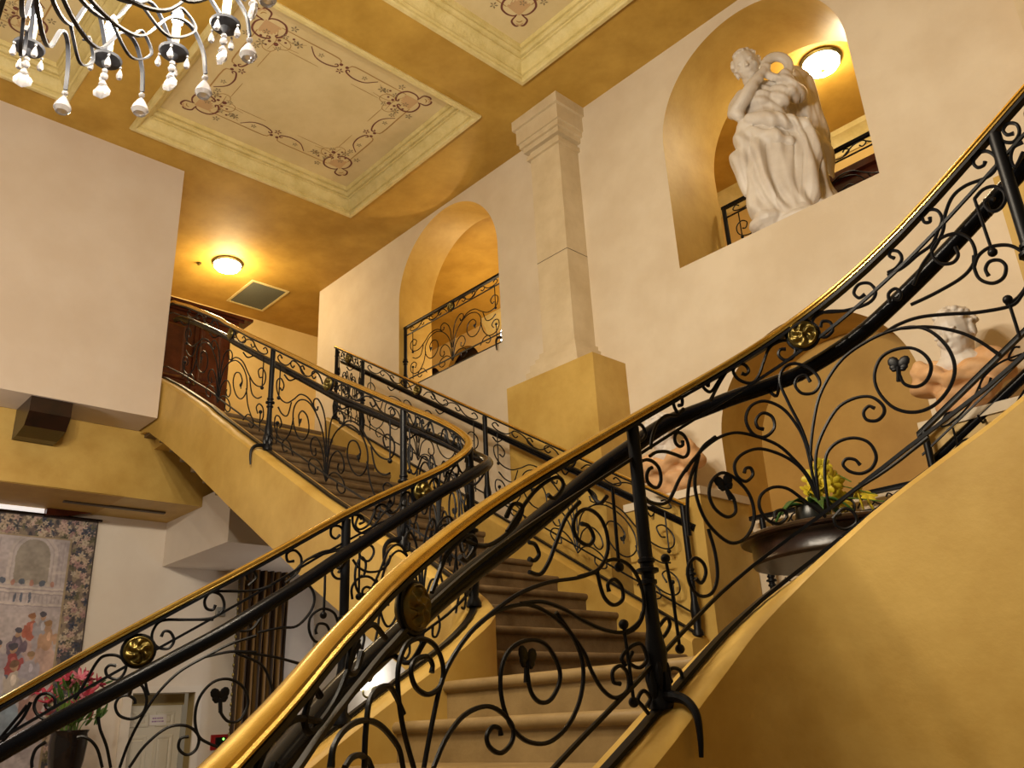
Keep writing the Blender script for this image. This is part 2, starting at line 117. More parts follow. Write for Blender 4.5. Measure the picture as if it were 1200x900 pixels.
# ------------------------------------------------------------------ mesh helpers
class MB:
    """collects geometry for ONE mesh object"""
    def __init__(s): s.v = []; s.f = []; s.mi = []; s.cur = 0
    def add(s, V, F):
        o = len(s.v); s.v.extend([tuple(map(float, p)) for p in V]); s.f.extend([tuple(i + o for i in f) for f in F]); s.mi.extend([s.cur] * len(F)); return s
    def box(s, lo, hi):
        x0, y0, z0 = lo; x1, y1, z1 = hi
        return s.add([(x0,y0,z0),(x1,y0,z0),(x1,y1,z0),(x0,y1,z0),(x0,y0,z1),(x1,y0,z1),(x1,y1,z1),(x0,y1,z1)],
                     [(0,3,2,1),(4,5,6,7),(0,1,5,4),(1,2,6,5),(2,3,7,6),(3,0,4,7)])
    def prism(s, loop, axis, a, b):
        """loop of 2D points extruded along axis: 'x' loop=(y,z); 'y' loop=(x,z); 'z' loop=(x,y)"""
        n = len(loop); mk = {'x': lambda p, t: (t, p[0], p[1]), 'y': lambda p, t: (p[0], t, p[1]), 'z': lambda p, t: (p[0], p[1], t)}[axis]
        V = [mk(p, a) for p in loop] + [mk(p, b) for p in loop]
        F = [tuple(range(n))[::-1], tuple(range(n, 2 * n))] + [(i, (i + 1) % n, n + (i + 1) % n, n + i) for i in range(n)]
        return s.add(V, F)
    def tube(s, P, r, n=6, caps=True):
        P = np.array(P, float); k = len(P)
        keep = [0] + [i for i in range(1, k) if np.linalg.norm(P[i] - P[i - 1]) > 1e-6]
        R = np.full(k, r, float) if np.isscalar(r) else np.array(r, float)
        P = P[keep]; R = R[keep]; k = len(P)
        if k < 2: return s
        T = np.gradient(P, axis=0); T /= np.linalg.norm(T, axis=1)[:, None] + 1e-12
        u = np.cross(T[0], (0, 0, 1)); 
        if np.linalg.norm(u) < 1e-3: u = np.cross(T[0], (1, 0, 0))
        u /= np.linalg.norm(u); V = []
        ang = np.linspace(0, 2 * PI, n, endpoint=False)
        for i in range(k):
            u = u - (u @ T[i]) * T[i]; u /= np.linalg.norm(u) + 1e-12; w = np.cross(T[i], u)
            V += [P[i] + R[i] * (math.cos(a) * u + math.sin(a) * w) for a in ang]
        F = [(i*n+j, i*n+(j+1)%n, (i+1)*n+(j+1)%n, (i+1)*n+j) for i in range(k-1) for j in range(n)]
        if caps: F += [tuple(range(n))[::-1], tuple(range((k-1)*n, k*n))]
        return s.add(V, F)
    def lathe(s, prof, c=(0,0,0), n=20, axis=(0,0,1), sx=1., sy=1.):
        A = Vector(axis).normalized(); q = Vector((0,0,1)).rotation_difference(A).to_matrix(); V = []
        for r, z in prof:
            for j in range(n):
                a = 2*PI*j/n; p = q @ Vector((r*math.cos(a)*sx, r*math.sin(a)*sy, z)); V.append((c[0]+p.x, c[1]+p.y, c[2]+p.z))
        k = len(prof)
        F = [(i*n+j, i*n+(j+1)%n, (i+1)*n+(j+1)%n, (i+1)*n+j) for i in range(k-1) for j in range(n)]
        F += [tuple(range(n))[::-1], tuple(range((k-1)*n, k*n))]
        return s.add(V, F)
    def ball(s, c, r, n=10, m=6, rot=None):
        rx, ry, rz = (r, r, r) if np.isscalar(r) else r; V = []; 
        for i in range(1, m):
            t = PI*i/m
            for j in range(n):
                a = 2*PI*j/n; p = Vector((rx*math.sin(t)*math.cos(a), ry*math.sin(t)*math.sin(a), rz*math.cos(t)))
                if rot is not None: p = rot @ p
                V.append((c[0]+p.x, c[1]+p.y, c[2]+p.z))
        top = Vector((0,0,rz)); bot = Vector((0,0,-rz))
        if rot is not None: top = rot @ top; bot = rot @ bot
        V += [(c[0]+top.x, c[1]+top.y, c[2]+top.z), (c[0]+bot.x, c[1]+bot.y, c[2]+bot.z)]
        k = (m-1)*n
        F = [(i*n+j, (i+1)*n+j, (i+1)*n+(j+1)%n, i*n+(j+1)%n) for i in range(m-2) for j in range(n)]
        F += [(k, j, (j+1)%n) for j in range(n)] + [((m-2)*n+j, k+1, (m-2)*n+(j+1)%n) for j in range(n)]
        return s.add(V, F)
    def build(s, name, mats, parent=None, smooth=True, angle=40, **props):
        me = bpy.data.meshes.new(name); me.from_pydata(s.v, [], s.f); 
        if not isinstance(mats, (list, tuple)): mats = [mats]
        for m in mats: me.materials.append(m)
        if len(mats) > 1: me.polygons.foreach_set('material_index', s.mi)
        me.validate(); me.update()
        bm = bmesh.new(); bm.from_mesh(me); bmesh.ops.recalc_face_normals(bm, faces=bm.faces); bm.to_mesh(me); bm.free()
        if smooth: me.shade_smooth(); me.set_sharp_from_angle(angle=math.radians(angle))
        o = bpy.data.objects.new(name, me); COL.objects.link(o)
        if parent is not None: o.parent = parent
        for k, v in props.items(): o[k] = v
        return o
def tag(o, label, cat, group=None):
    o['label'] = label; o['category'] = cat
    if group: o['group'] = group
    return o
def thing(name, label, cat, loc=(0,0,0), group=None):
    o = bpy.data.objects.new(name, None); o.empty_display_size = .1; COL.objects.link(o); o.location = loc
    return tag(o, label, cat, group)
def rebase(root):
    """children were modelled in world coordinates: keep them there although the root sits at the thing's base"""
    t = Matrix.Translation(root.location).inverted()
    for c in root.children: c.matrix_parent_inverse = t
def struct(o): o['kind'] = 'structure'; return o
def copy_tree(o, parent=None):
    c = o.copy(); COL.objects.link(c)
    if parent is not None: c.parent = parent
    for ch in o.children: copy_tree(ch, c)
    return c
def catmull(P, n=6):
    P = np.array(P, float)
    if len(P) < 3: return np.array([P[0] + (P[-1] - P[0]) * t for t in np.linspace(0, 1, n + 1)])
    Q = np.vstack([2*P[0]-P[1], P, 2*P[-1]-P[-2]]); out = []
    for i in range(1, len(Q)-2):
        a, b, c, d = Q[i-1:i+3]
        for t in np.linspace(0, 1, n, endpoint=False):
            out.append(.5*((2*b)+(-a+c)*t+(2*a-5*b+4*c-d)*t*t+(-a+3*b-3*c+d)*t**3))
    out.append(P[-1]); return np.array(out)
def holed_prism(name, outer, holes, axis, a, b, mats, pick=None, parent=None):
    """2D outline with holes, extruded a..b along axis"""
    cu = bpy.data.curves.new(name, 'CURVE'); cu.dimensions = '2D'; cu.fill_mode = 'BOTH'; cu.extrude = abs(b - a) / 2
    for loop in [outer] + holes:
        sp = cu.splines.new('POLY'); sp.points.add(len(loop) - 1); sp.use_cyclic_u = True
        for p, q in zip(sp.points, loop): p.co = (q[0], q[1], 0, 1)
    o = bpy.data.objects.new(name, cu); COL.objects.link(o)
    dg = bpy.context.evaluated_depsgraph_get(); me = bpy.data.meshes.new_from_object(o.evaluated_get(dg)); bpy.data.objects.remove(o)
    n = len(me.vertices); co = np.empty(n * 3); me.vertices.foreach_get('co', co); co = co.reshape(-1, 3); mid = (a + b) / 2
    new = {'z': np.stack([co[:,0], co[:,1], co[:,2] + mid], 1), 'y': np.stack([co[:,0], co[:,2] + mid, co[:,1]], 1), 'x': np.stack([co[:,2] + mid, co[:,0], co[:,1]], 1)}[axis]
    me.vertices.foreach_set('co', new.ravel()); me.materials.clear()
    for m in mats: me.materials.append(m)
    bm = bmesh.new(); bm.from_mesh(me); bmesh.ops.remove_doubles(bm, verts=bm.verts, dist=1e-5); bmesh.ops.recalc_face_normals(bm, faces=bm.faces)
    for f in bm.faces:
        f.material_index = pick(f.normal, f.calc_center_median()) if pick else 0
    bm.to_mesh(me); bm.free(); me.name = name; me.shade_smooth(); me.set_sharp_from_angle(angle=math.radians(30))
    ob = bpy.data.objects.new(name, me); COL.objects.link(ob)
    if parent is not None: ob.parent = parent
    return ob
def arch(x0, x1, z0, spring, n=49):
    c = (x0 + x1) / 2; r = (x1 - x0) / 2
    return [(x0, z0), (x1, z0)] + [(c + r*math.cos(t), spring + r*math.sin(t)) for t in np.linspace(0, PI, n)]

# ------------------------------------------------------------------ camera
CAM_R = np.array([[.68052395, -.29731818, -.66969325], [.73119056, .21642262, .64693246], [-.04740801, -.92992642, .36467703]])
cd = bpy.data.cameras.new('camera'); cam = bpy.data.objects.new('camera', cd); COL.objects.link(cam)
rt, dn, fw = CAM_R[:,0], CAM_R[:,1], CAM_R[:,2]
cam.matrix_world = Matrix(((rt[0], -dn[0], -fw[0], 0), (rt[1], -dn[1], -fw[1], 0), (rt[2], -dn[2], -fw[2], 1.6), (0,0,0,1)))
cd.sensor_width = 36; cd.lens = 30; cd.clip_start = .05
SC.camera = cam
# ------------------------------------------------------------------ the room
H = 7.72; YW = 5.9
struct(MB().box((-10, -4, -.1), (5, 6.4, 0)).build('floor', M['floor'], smooth=False))
# coffered ceiling
CW = 2.46; CD = 2.70
coffers = [(x, y, x + CW, y + CD) for x, y in ((-8.08, -1.03), (-8.08, 2.38), (-4.88, 2.38))]
rect = lambda x0, y0, x1, y1: [(x0, y0), (x1, y0), (x1, y1), (x0, y1)]
struct(holed_prism('ceiling', rect(-11.7, -4, 5, 8.7), [rect(*c) for c in coffers], 'z', H, H + .34, [M['ceil']]))
PROF = [(-.045, 0), (-.05, -.02), (-.035, -.045), (0, -.045), (.012, -.03), (.012, .0), (.034, .004), (.034, .018), (.022, .024), (.03, .05), (.055, .09), (.085, .112), (.104, .115), (.104, .136), (.09, .144), (.12, .15), (.138, .165), (.138, .187), (.126, .192), (.155, .198), (.165, .24)]
def mould_loop(rc, prof, z0):
    x0, y0, x1, y1 = rc; V = []; n = len(prof)
    for (m, z) in prof: V += [(x0+m, y0+m, z0+z), (x1-m, y0+m, z0+z), (x1-m, y1-m, z0+z), (x0+m, y1-m, z0+z)]
    F = [(i*4+j, i*4+(j+1) % 4, (i+1)*4+(j+1) % 4, (i+1)*4+j) for i in range(n-1) for j in range(4)]
    return V, F
def spiral(c, r0, r1, a0, a1, n=26):
    return [(c[0] + (r0+(r1-r0)*t)*math.cos(a0+(a1-a0)*t), c[1] + (r0+(r1-r0)*t)*math.sin(a0+(a1-a0)*t)) for t in np.linspace(0, 1, n)]
class Paint:
    """flat painted ornament on a coffer's panel (thin ribbons of colour), u,v in metres"""
    def __init__(s, tf, z): s.mb = MB(); s.tf = tf; s.z = z
    def line(s, P, w, mi, n=4):
        P = catmull(P, n) if len(P) > 2 else np.array(P, float); T = np.gradient(P, axis=0); T /= np.linalg.norm(T, axis=1)[:, None] + 1e-9
        N = np.stack([-T[:,1], T[:,0]], 1); k = len(P); t = np.linspace(0, 1, k); W = w * (.55 + .45 * np.sin(PI * t)) / 2
        A = P + N * W[:, None]; B = P - N * W[:, None]; s.mb.cur = mi
        z = s.z - .0006 * mi
        s.mb.add([(*s.tf(p), z) for p in A] + [(*s.tf(p), z) for p in B], [(i, i+1, k+i+1, k+i) for i in range(k-1)])
    def blob(s, P, mi):
        s.mb.cur = mi; z = s.z - .0006 * mi - .0003
        s.mb.add([(*s.tf(p), z) for p in P], [tuple(range(len(P)))])
    def dot(s, c, r, mi, k=1.): s.blob([(c[0]+r*math.cos(a), c[1]+r*k*math.sin(a)) for a in np.linspace(0, 2*PI, 9)[:-1]], mi)
    def sprig(s, c, r, mi=3, rot=0):
        for j in range(5):
            a = rot + 2*PI*j/5; d = (c[0]+r*.6*math.cos(a), c[1]+r*.6*math.sin(a))
            s.blob([(c[0]+.1*r*math.cos(a), c[1]+.1*r*math.sin(a)), (d[0]+r*.22*math.cos(a+PI/2), d[1]+r*.22*math.sin(a+PI/2)), (c[0]+r*math.cos(a), c[1]+r*math.sin(a)), (d[0]-r*.22*math.cos(a+PI/2), d[1]-r*.22*math.sin(a+PI/2))], mi)
def cartouche(p, c, ax):
    """shell cartouche at corner c; ax = (sx, sy) signs pointing to the panel's middle"""
    sx, sy = ax; d = np.array([sx, sy]) / math.sqrt(2); e = np.array([-sy, sx]) / math.sqrt(2)
    q = lambda a, b: tuple(np.array(c) + d * a + e * b)
    Q = lambda L: [q(a, b) for a, b in L]
    fan = [(.0, -.03)]
    for k in range(7):
        b0 = -.115 + k*.033; m_ = .165 - .9*(b0 + .0165)**2*6
        fan += [(m_ - .018, b0), (m_ + .004, b0 + .009), (m_ + .004, b0 + .024), (m_ - .018, b0 + .033)]
    fan += [(.0, .03), (-.03, .0)]
    p.blob(Q(fan), 2)
    for k in range(6):
        b = -.082 + k*.033; p.line(Q([(.01, b*.2), (.08, b*.75), (.145 - b*b*5, b)]), .009, 1, 2)
    p.line(Q([(-.13, -.035), (-.155, 0), (-.13, .035)]), .02, 2); p.line(Q([(-.10, -.03), (-.115, 0), (-.10, .03)]), .014, 0)
    for s in (1, -1):
        p.line(Q([(-.02, .02*s), (-.03, .06*s), (.0, .12*s), (.07, .165*s), (.15, .15*s), (.2, .10*s), (.215, .04*s), (.19, .03*s), (.18, .06*s)]), .022, 1)
        p.line(Q([(-.03, .03*s), (-.09, .075*s), (-.14, .06*s), (-.165, .03*s), (-.15, .0)]), .022, 1)
        p.line(Q([(.22, .08*s), (.27, .13*s), (.34, .14*s), (.39, .09*s), (.37, .03*s), (.33, .04*s)]), .009, 0)
        p.dot(q(.25, .05*s), .018, 1); p.dot(q(.29, .10*s), .014, 1); p.dot(q(.10, .07*s), .016, 1)
        p.sprig(q(.12, .24*s), .045, 3, 1.); p.sprig(q(.30, .20*s), .04, 3, .3)
    p.dot(q(.30, 0), .026, 1); p.sprig(q(.36, 0), .035, 3)
def coffer_ornament(rc, parent):
    x0, y0, x1, y1 = [a + s*.165 for a, s in zip(rc, (1, 1, -1, -1))]; m = .27
    p = Paint(lambda q: q, H + .2385)
    a0, b0, a1, b1 = x0 + m, y0 + m, x1 - m, y1 - m
    for c, ax in (((a0, b0), (1, 1)), ((a1, b0), (-1, 1)), ((a1, b1), (-1, -1)), ((a0, b1), (1, -1))): cartouche(p, (c[0]+ax[0]*.02, c[1]+ax[1]*.02), ax)
    def side(A, B, inward):
        A = np.array(A); B = np.array(B); t = (B - A) / np.linalg.norm(B - A); n = np.array(inward, float); L = np.linalg.norm(B - A)
        q = lambda u, v: tuple(A + t*u + n*v)
        mid = L / 2
        p.line([q(.17, 0), q(mid - .42, 0), q(mid - .10, .0), q(mid - .05, .05)], .016, 0, 3); p.line([q(mid + .05, .05), q(mid + .10, 0), q(mid + .42, 0), q(L - .17, 0)], .016, 0, 3)
        for s in (1, -1):
            c = lambda u, v: q(mid + s*u, v)
            p.line([c(.40, .03), c(.30, .13), c(.18, .155), c(.08, .13), (c(.05, .10)), c(.07, .08), c(.09, .10)], .018, 1 if s > 0 else 1)
            p.line([c(.45, .20), c(.60, .21), c(.72, .17)], .008, 0)
            p.dot(c(.035, .06), .02, 1); p.sprig(c(.26, .075), .035, 3); p.sprig(c(.50, .10), .05, 3, .4); p.sprig(c(.66, .08), .04, 3, .8); p.dot(c(.58, .06), .014, 1)
            p.line([c(.44, .05), c(.54, .12), c(.64, .11), c(.72, .15)], .007, 0)
        p.sprig(q(mid, .15), .045, 1)
    for A_, B_ in (((a0+.30, b0+.24), (a1-.30, b0+.24)), ((a0+.30, b1-.24), (a1-.30, b1-.24)), ((a0+.24, b0+.30), (a0+.24, b1-.30)), ((a1-.24, b0+.30), (a1-.24, b1-.30))):
        A_ = np.array(A_); B_ = np.array(B_); p.line([A_ + (B_-A_)*u + (0.0 if .25 < u < .75 else .0) for u in (.06, .2, .34)], .009, 0, 2); p.line([A_ + (B_-A_)*u for u in (.66, .8, .94)], .009, 0, 2)
    side((a0, b0), (a1, b0), (0, 1)); side((a0, b1), (a1, b1), (0, -1)); side((a0, b0), (a0, b1), (1, 0)); side((a1, b0), (a1, b1), (-1, 0))
    o = p.mb.build('painted_ornament', [M['fresco_line'], M['fresco_dark'], M['fresco_rose'], M['fresco_leaf']], parent, smooth=False)
    return o
COFFER_LABEL = ['cream moulded painted ceiling coffer partly behind the crystal chandelier, over the white boxed wall',
    'whole cream moulded ceiling coffer with painted scroll border, between chandelier and arched opening',
    'cream moulded painted ceiling coffer above the stone pilaster, cut by the top edge']
for rc, lab in zip(coffers, COFFER_LABEL):
    x, y = rc[0], rc[1]
    t = thing('ceiling_coffer', lab, 'ceiling coffer', (x + CW/2, y + CD/2, H), 'painted ceiling coffers')
    mb = MB(); V, F = mould_loop(rc, PROF, H); mb.add(V, F); mb.build('moulding', M['mould'], t, angle=25)
    MB().box((x + .16, y + .16, H + .24), (x + CW - .16, y + CD - .16, H + .28)).build('painted_panel', M['fresco'], t, smooth=False)
    coffer_ornament(rc, t); rebase(t)
# long wall with the two arched openings and the arched niche
def wall_pick(n, c): 
    if abs(n.y) > .7: return 0
    return 1
def cut_pick(n, c):
    if abs(n.y) > .7 or c.z > H - .02 or c.z < .02 or abs(c.x + 5.12) < .02 or c.x < -10.1: return 0
    return 1
N1 = arch(-8.15, -6.23, 5.46, 6.70); N2 = arch(-3.84, -1.97, 5.33, 6.66); NL = arch(-3.66, -2.01, 2.98, 3.62)
struct(holed_prism('wall_right', [(-10.17, 0), (-5.12, 0), (-5.12, H), (-10.17, H)], [N1], 'y', YW, YW + .53, [M['cream'], M['ochre']], cut_pick))
struct(holed_prism('wall_niche_side', [(-5.12, 0), (5, 0), (5, H), (-5.12, H)], [N2, NL], 'y', YW, YW + .86, [M['cream'], M['ochre']], cut_pick))
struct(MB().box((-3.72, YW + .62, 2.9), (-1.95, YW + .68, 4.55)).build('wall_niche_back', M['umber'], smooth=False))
# pilasters on their plinths
def pilaster(cx, label):
    t = thing('pilaster', label, 'pilaster', (cx, 5.7, 0), 'stone pilasters on the long wall')
    MB().box((cx-.21, 5.6, 4.90), (cx+.21, 5.90, 7.26)).build('shaft', M['column'], t, smooth=False)
    cp = MB()
    for a, z0, z1 in ((.03, 7.20, 7.25), (.0, 7.25, 7.30), (.05, 7.30, 7.36), (.08, 7.36, 7.42), (.10, 7.42, 7.60), (.13, 7.60, H)): cp.box((cx-.21-a, 5.6-a, z0), (cx+.21+a, 5.90, z1))
    cp.build('capital', M['column'], t, smooth=False); cp = MB()
    for a, z0, z1 in ((.13, 4.64, 4.72), (.10, 4.72, 4.80), (.06, 4.80, 4.86), (.03, 4.86, 4.92)): cp.box((cx-.21-a, 5.6-a, z0), (cx+.21+a, 5.90, z1))
    cp.build('base', M['column'], t, smooth=False)
    MB().box((cx-.59, 5.44, 0), (cx+.55, 5.90, 4.64)).build('plinth', M['ochre'], t, smooth=False)
    MB().box((cx-.212, 5.598, 5.93), (cx+.212, 5.90, 5.936)).build('joint', M['slot'], t, smooth=False)
    rebase(t)
pilaster(-5.12, 'pale limestone pilaster on an ochre block between the two upper arched openings')
pilaster(-.57, 'ochre pilaster block and shaft edge showing behind the railing in the top right corner')
# hall and gallery on the upper floor
struct(MB().box((-11.7, -4, 3.94), (-9.05, 8.7, 4.9)).build('floor_upper_hall', M['ochre'], smooth=False))
struct(MB().box((-9.05, YW + .4, 4.6), (5, 8.7, 4.9)).build('floor_gallery', M['ochre'], smooth=False))
struct(MB().box((-9.06, 3.3, 4.5), (-8.55, 5.3, 4.9)).build('floor_stair_head', M['ochre'], smooth=False))
struct(MB().box((-11.75, -4, 4.9), (-11.6, 8.7, H)).build('wall_hall_back', M['hall'], smooth=False))
A1 = arch(-10.5, -9.62, 4.9, 7.05); A2 = arch(-11.5, -10.62, 4.9, 7.0); A3 = arch(-1.2, .4, 4.9, 6.9)
struct(holed_prism('wall_gallery', [(-11.6, 4.9), (5, 4.9), (5, H), (-11.6, H)], [A1, A2], 'y', 8.6, 8.7, [M['hall'], M['umber']], wall_pick))
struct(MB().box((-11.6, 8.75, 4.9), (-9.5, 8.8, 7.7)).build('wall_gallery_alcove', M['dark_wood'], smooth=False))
def run_x(name, prof, x0, x1, y, z, mat):
    mb = MB(); mb.prism([(y - d, z + h) for d, h in prof], 'x', x0, x1); return struct(mb.build(name, mat, angle=25))
run_x('trim_1', [(0, 0), (0, -.26), (.02, -.26), (.03, -.22), (.05, -.20), (.07, -.14), (.13, -.07), (.15, -.06), (.16, 0)], -9.4, 5, 8.6, H, M['mould'])
# white boxed wall over the hall edge, with its corbel
struct(MB().box((-9.04, -4, 4.67), (-8.53, 3.11, H)).build('wall_left', M['pale'], smooth=False))
c = MB(); c.prism([(-9.05, 4.67), (-8.56, 4.67), (-8.56, 4.52), (-8.66, 4.40), (-8.9, 4.36), (-9.05, 4.36)], 'y', 1.93, 2.30)
tag(c.build('corbel', M['dark_wood'], smooth=False), 'dark red wooden corbel under the white boxed wall', 'corbel')
# lower hall behind the stairs
struct(holed_prism('wall_back', [(-4, 0), (YW, 0), (YW, 3.94), (-4, 3.94)], [[(3.70, .0), (4.40, .0), (4.40, 2.05), (3.70, 2.05)]], 'x', -10.16, -10.0, [M['white_wall'], M['olive']], lambda n, c: 0 if abs(n.x) > .7 else 1))
mb = MB(); mb.box((-10.0, 3.89, 3.43), (-9.06, 5.6, 3.95)); mb.box((-9.06, 3.89, 3.43), (-8.35, 5.0, 4.05)); struct(mb.build('wall_bulkhead', M['white_wall'], smooth=False))
mb = MB(); mb.box((-10.0, -4, 3.935), (-9.05, 3.05, 3.945)); struct(mb.build('ceiling_lower', M['umber'], smooth=False))
mb = MB(); mb.box((-9.53, 2.6, 3.92), (-9.47, 3.66, 3.9395)); tag(mb.build('slot_vent', M['slot'], smooth=False), 'long thin air slot in the soffit under the upper hall', 'vent')
mb = MB(); mb.box((-9.99, 1.2, 3.87), (-9.95, 2.55, 3.934)); tag(mb.build('glowing_strip', M['strip'], smooth=False), 'thin glowing white strip along the top of the tapestry', 'glowing strip')  # glow added to the white trim so that it reads as brightly lit
mb = MB(); mb.prism([(2.56, 3.86), (2.56, 3.935), (3.02, 3.935), (2.8, 3.88)], 'x', -9.99, -9.9); struct(mb.build('trim_3', M['mahogany'], smooth=False))
# door in the lower hall
t = thing('door_1', 'cream panelled door with a paper notice in the lower hall', 'door', (-10.2, 4.05, 0)); t['kind'] = 'structure'
d = MB(); d.box((-10.32, 3.72, 0), (-10.27, 4.38, 1.93)); d.build('leaf', M['door_paint'], t, smooth=False)
for (y0, y1, z0, z1) in ((3.79, 4.02, 1.70, 1.86), (4.09, 4.31, 1.70, 1.86), (3.79, 4.02, .98, 1.62), (4.09, 4.31, .98, 1.62), (3.79, 4.02, .2, .88), (4.09, 4.31, .2, .88)):
    p = MB(); V, F = mould_loop((y0, z0, y1, z1), [(0, 0), (.012, .012), (.03, .012), (.045, .004), (.06, .012)], 0)
    p.add([(-10.27 + v[2], v[0], v[1]) for v in V], F); p.box((-10.272, y0+.06, z0+.06), (-10.26, y1-.06, z1-.06)); p.build('panel', M['door_paint'], t, smooth=False)
MB().box((-10.32, 3.70, 1.93), (-10.26, 4.40, 2.05)).build('transom', M['olive'], t, smooth=False)
cs = MB(); cs.box((-10.0, 3.60, 0), (-9.97, 3.70, 2.12)); cs.box((-10.0, 4.40, 0), (-9.97, 4.48, 2.12)); cs.box((-10.0, 3.70, 2.05), (-9.97, 4.40, 2.12)); cs.build('casing', M['white_paint'], t, smooth=False)
kn = MB(); kn.lathe([(.012, 0), (.012, .03), (.028, .04), (.03, .06), (.016, .07)], (-10.27, 4.33, .95), 12, (1, 0, 0)); kn.build('handle', M['old_brass'], t)
rebase(t)
t = thing('paper_notice', 'small white paper notice with purple writing on the cream door', 'notice', (-10.264, 4.11, 1.77))
MB().box((-10.266, 4.02, 1.72), (-10.256, 4.21, 1.83)).build('sheet', M['paper'], t, smooth=False)
tx = MB()
for (z, segs) in ((1.793, ((.03, .05), (.055, .075), (.083, .10), (.105, .125), (.13, .15))), (1.76, ((.025, .045), (.05, .08), (.088, .10), (.108, .125), (.132, .158)))):
    for a, b in segs: tx.box((-10.257, 4.02 + a, z - .008), (-10.2552, 4.02 + b, z + .008))
tx.build('writing', M['purple_ink'], t, smooth=False); rebase(t)
t = thing('wall_keypad', 'red wall plate with dark keypad and green light beside the cream door', 'wall panel', (-9.99, 4.74, 1.5))
MB().box((-10.0, 4.63, 1.43), (-9.985, 4.84, 1.59)).build('plate', M['red_plate'], t, smooth=False)
MB().box((-9.99, 4.68, 1.46), (-9.96, 4.80, 1.56)).build('keypad', M['pot'], t, smooth=False)
MB().ball((-9.958, 4.765, 1.54), .012).build('indicator', M['led'], t); rebase(t)
t = thing('thermostat', 'small grey wall box left of the striped drape', 'wall box', (-9.99, 4.62, 2.9))
MB().box((-10, 4.57, 2.9), (-9.96, 4.68, 3.0)).build('case', M['grey_plastic'], t, smooth=False)
MB().box((-9.961, 4.59, 2.93), (-9.955, 4.63, 2.95)).build('display', M['pot'], t, smooth=False); rebase(t)
t = thing('switch_panel', 'dark framed panel low on the wall beneath the striped drape', 'wall box', (-9.6, 5.0, 1.7))
MB().box((-9.995, 4.92, 1.68), (-9.96, 5.12, 1.92)).build('surround', M['dark_wood'], t, smooth=False)
MB().box((-9.962, 4.95, 1.71), (-9.952, 5.09, 1.89)).build('plate', M['grey_plastic'], t, smooth=False); rebase(t)
# drape
t = thing('drape', 'gold and brown striped floor-length drape behind the stairs', 'curtain', (-9.75, 5.1, 0))
ny, nz = 90, 30; V = []; 
for k in range(nz + 1):
    z = .02 + (3.86 - .02) * k / nz
    for j in range(ny + 1):
        u = j / ny; gather = 1 - .10 * math.sin(PI * (z / 3.9)) ; y = 4.74 + (5.44 - 4.74) * u * gather
        V.append((-9.78 + .06 * math.sin(u * 2*PI*7 + .4*math.sin(z)) + .015*math.sin(u*40), y, z))
F = [(k*(ny+1)+j, k*(ny+1)+j+1, (k+1)*(ny+1)+j+1, (k+1)*(ny+1)+j) for k in range(nz) for j in range(ny)]
o = MB().add(V, F).build('cloth', M['curtain'], t, angle=80)
sm = o.modifiers.new('thick', 'SOLIDIFY'); sm.thickness = .01
tr = MB()
for k in range(70): tr.ball((-9.76, 4.735 + .01*(k % 2), .1 + k*.053), (.016, .018, .026), 6, 4)
tr.build('tassel_trim', M['old_brass'], t)
rebase(t)
t = thing('curtain_rod', 'dark curtain rod with a leafy finial above the striped drape', 'curtain rod', (-9.78, 4.7, 3.9))
MB().tube([(-9.78, 4.72, 3.89), (-9.78, 5.55, 3.89)], .02, 8).build('pole', M['iron'], t)
fn = MB()
for k in range(7):
    a = -1.2 + k*.4; fn.ball((-9.78, 4.66 - .07*math.cos(a), 3.89 + .08*math.sin(a)), (.014, .045, .018), 8, 5, Matrix.Rotation(a, 3, 'X'))
fn.ball((-9.78, 4.70, 3.89), .03); fn.build('finial', M['iron'], t); rebase(t)
# hall furniture
t = thing('armoire', 'dark red mahogany armoire with panelled doors at the head of the stairs', 'armoire', (-10.5, 4.1, 4.9))
MB().box((-10.75, 3.55, 4.9), (-10.2, 4.58, 6.78)).build('carcass', M['mahogany'], t, smooth=False)
c = MB(); 
for a, z0, z1 in ((.03, 6.74, 6.79), (.08, 6.79, 6.82), (.14, 6.82, 6.85), (.24, 6.85, 6.89)): c.box((-10.75, 3.55 - a, z0), (-10.2 + a*.6, 4.58 + a, z1))
c.build('cornice', M['mahogany'], t, smooth=False)
for y0, y1 in ((3.60, 4.05), (4.08, 4.53)):
    dr = MB(); dr.box((-10.21, y0, 5.05), (-10.17, y1, 6.70)); dd = dr.build('door', M['mahogany'], t, smooth=False)
    for z0, z1 in ((5.12, 5.75), (5.83, 6.64)):
        p = MB(); V, F = mould_loop((y0+.05, z0, y1-.05, z1), [(0, 0), (.01, .015), (.03, .015), (.05, .003), (.08, .012)], 0)
        p.add([(-10.17 + v[2], v[0], v[1]) for v in V], F); p.box((-10.172, y0+.13, z0+.08), (-10.158, y1-.13, z1-.08)); p.build('panel', M['mahogany'], dd, smooth=False)
    kb = MB().ball((-10.15, y1-.03 if y0 < 4 else y0+.03, 5.8), .018); kb.build('knob', M['old_brass'], dd)
rebase(t)
t = thing('sideboard', 'dark red wooden sideboard behind the railing right of the marble angel', 'sideboard', (-1.5, 7.3, 4.9))
MB().box((-3.0, 7.1, 4.95), (.2, 7.6, 6.2)).build('carcass', M['mahogany'], t, smooth=False)
MB().box((-3.05, 7.04, 6.2), (.25, 7.65, 6.27)).build('top', M['mahogany'], t, smooth=False)
for k in range(4):
    x = -2.95 + k*.79; p = MB(); V, F = mould_loop((x, 5.05, x+.73, 6.1), [(0, 0), (.015, .015), (.05, .015), (.08, .003)], 0)
    p.add([(v[0], 7.1 - v[2], v[1]) for v in V], F); p.box((x+.08, 7.095, 5.13), (x+.65, 7.11, 6.02)); p.build('door', M['mahogany'], t, smooth=False)
rebase(t)
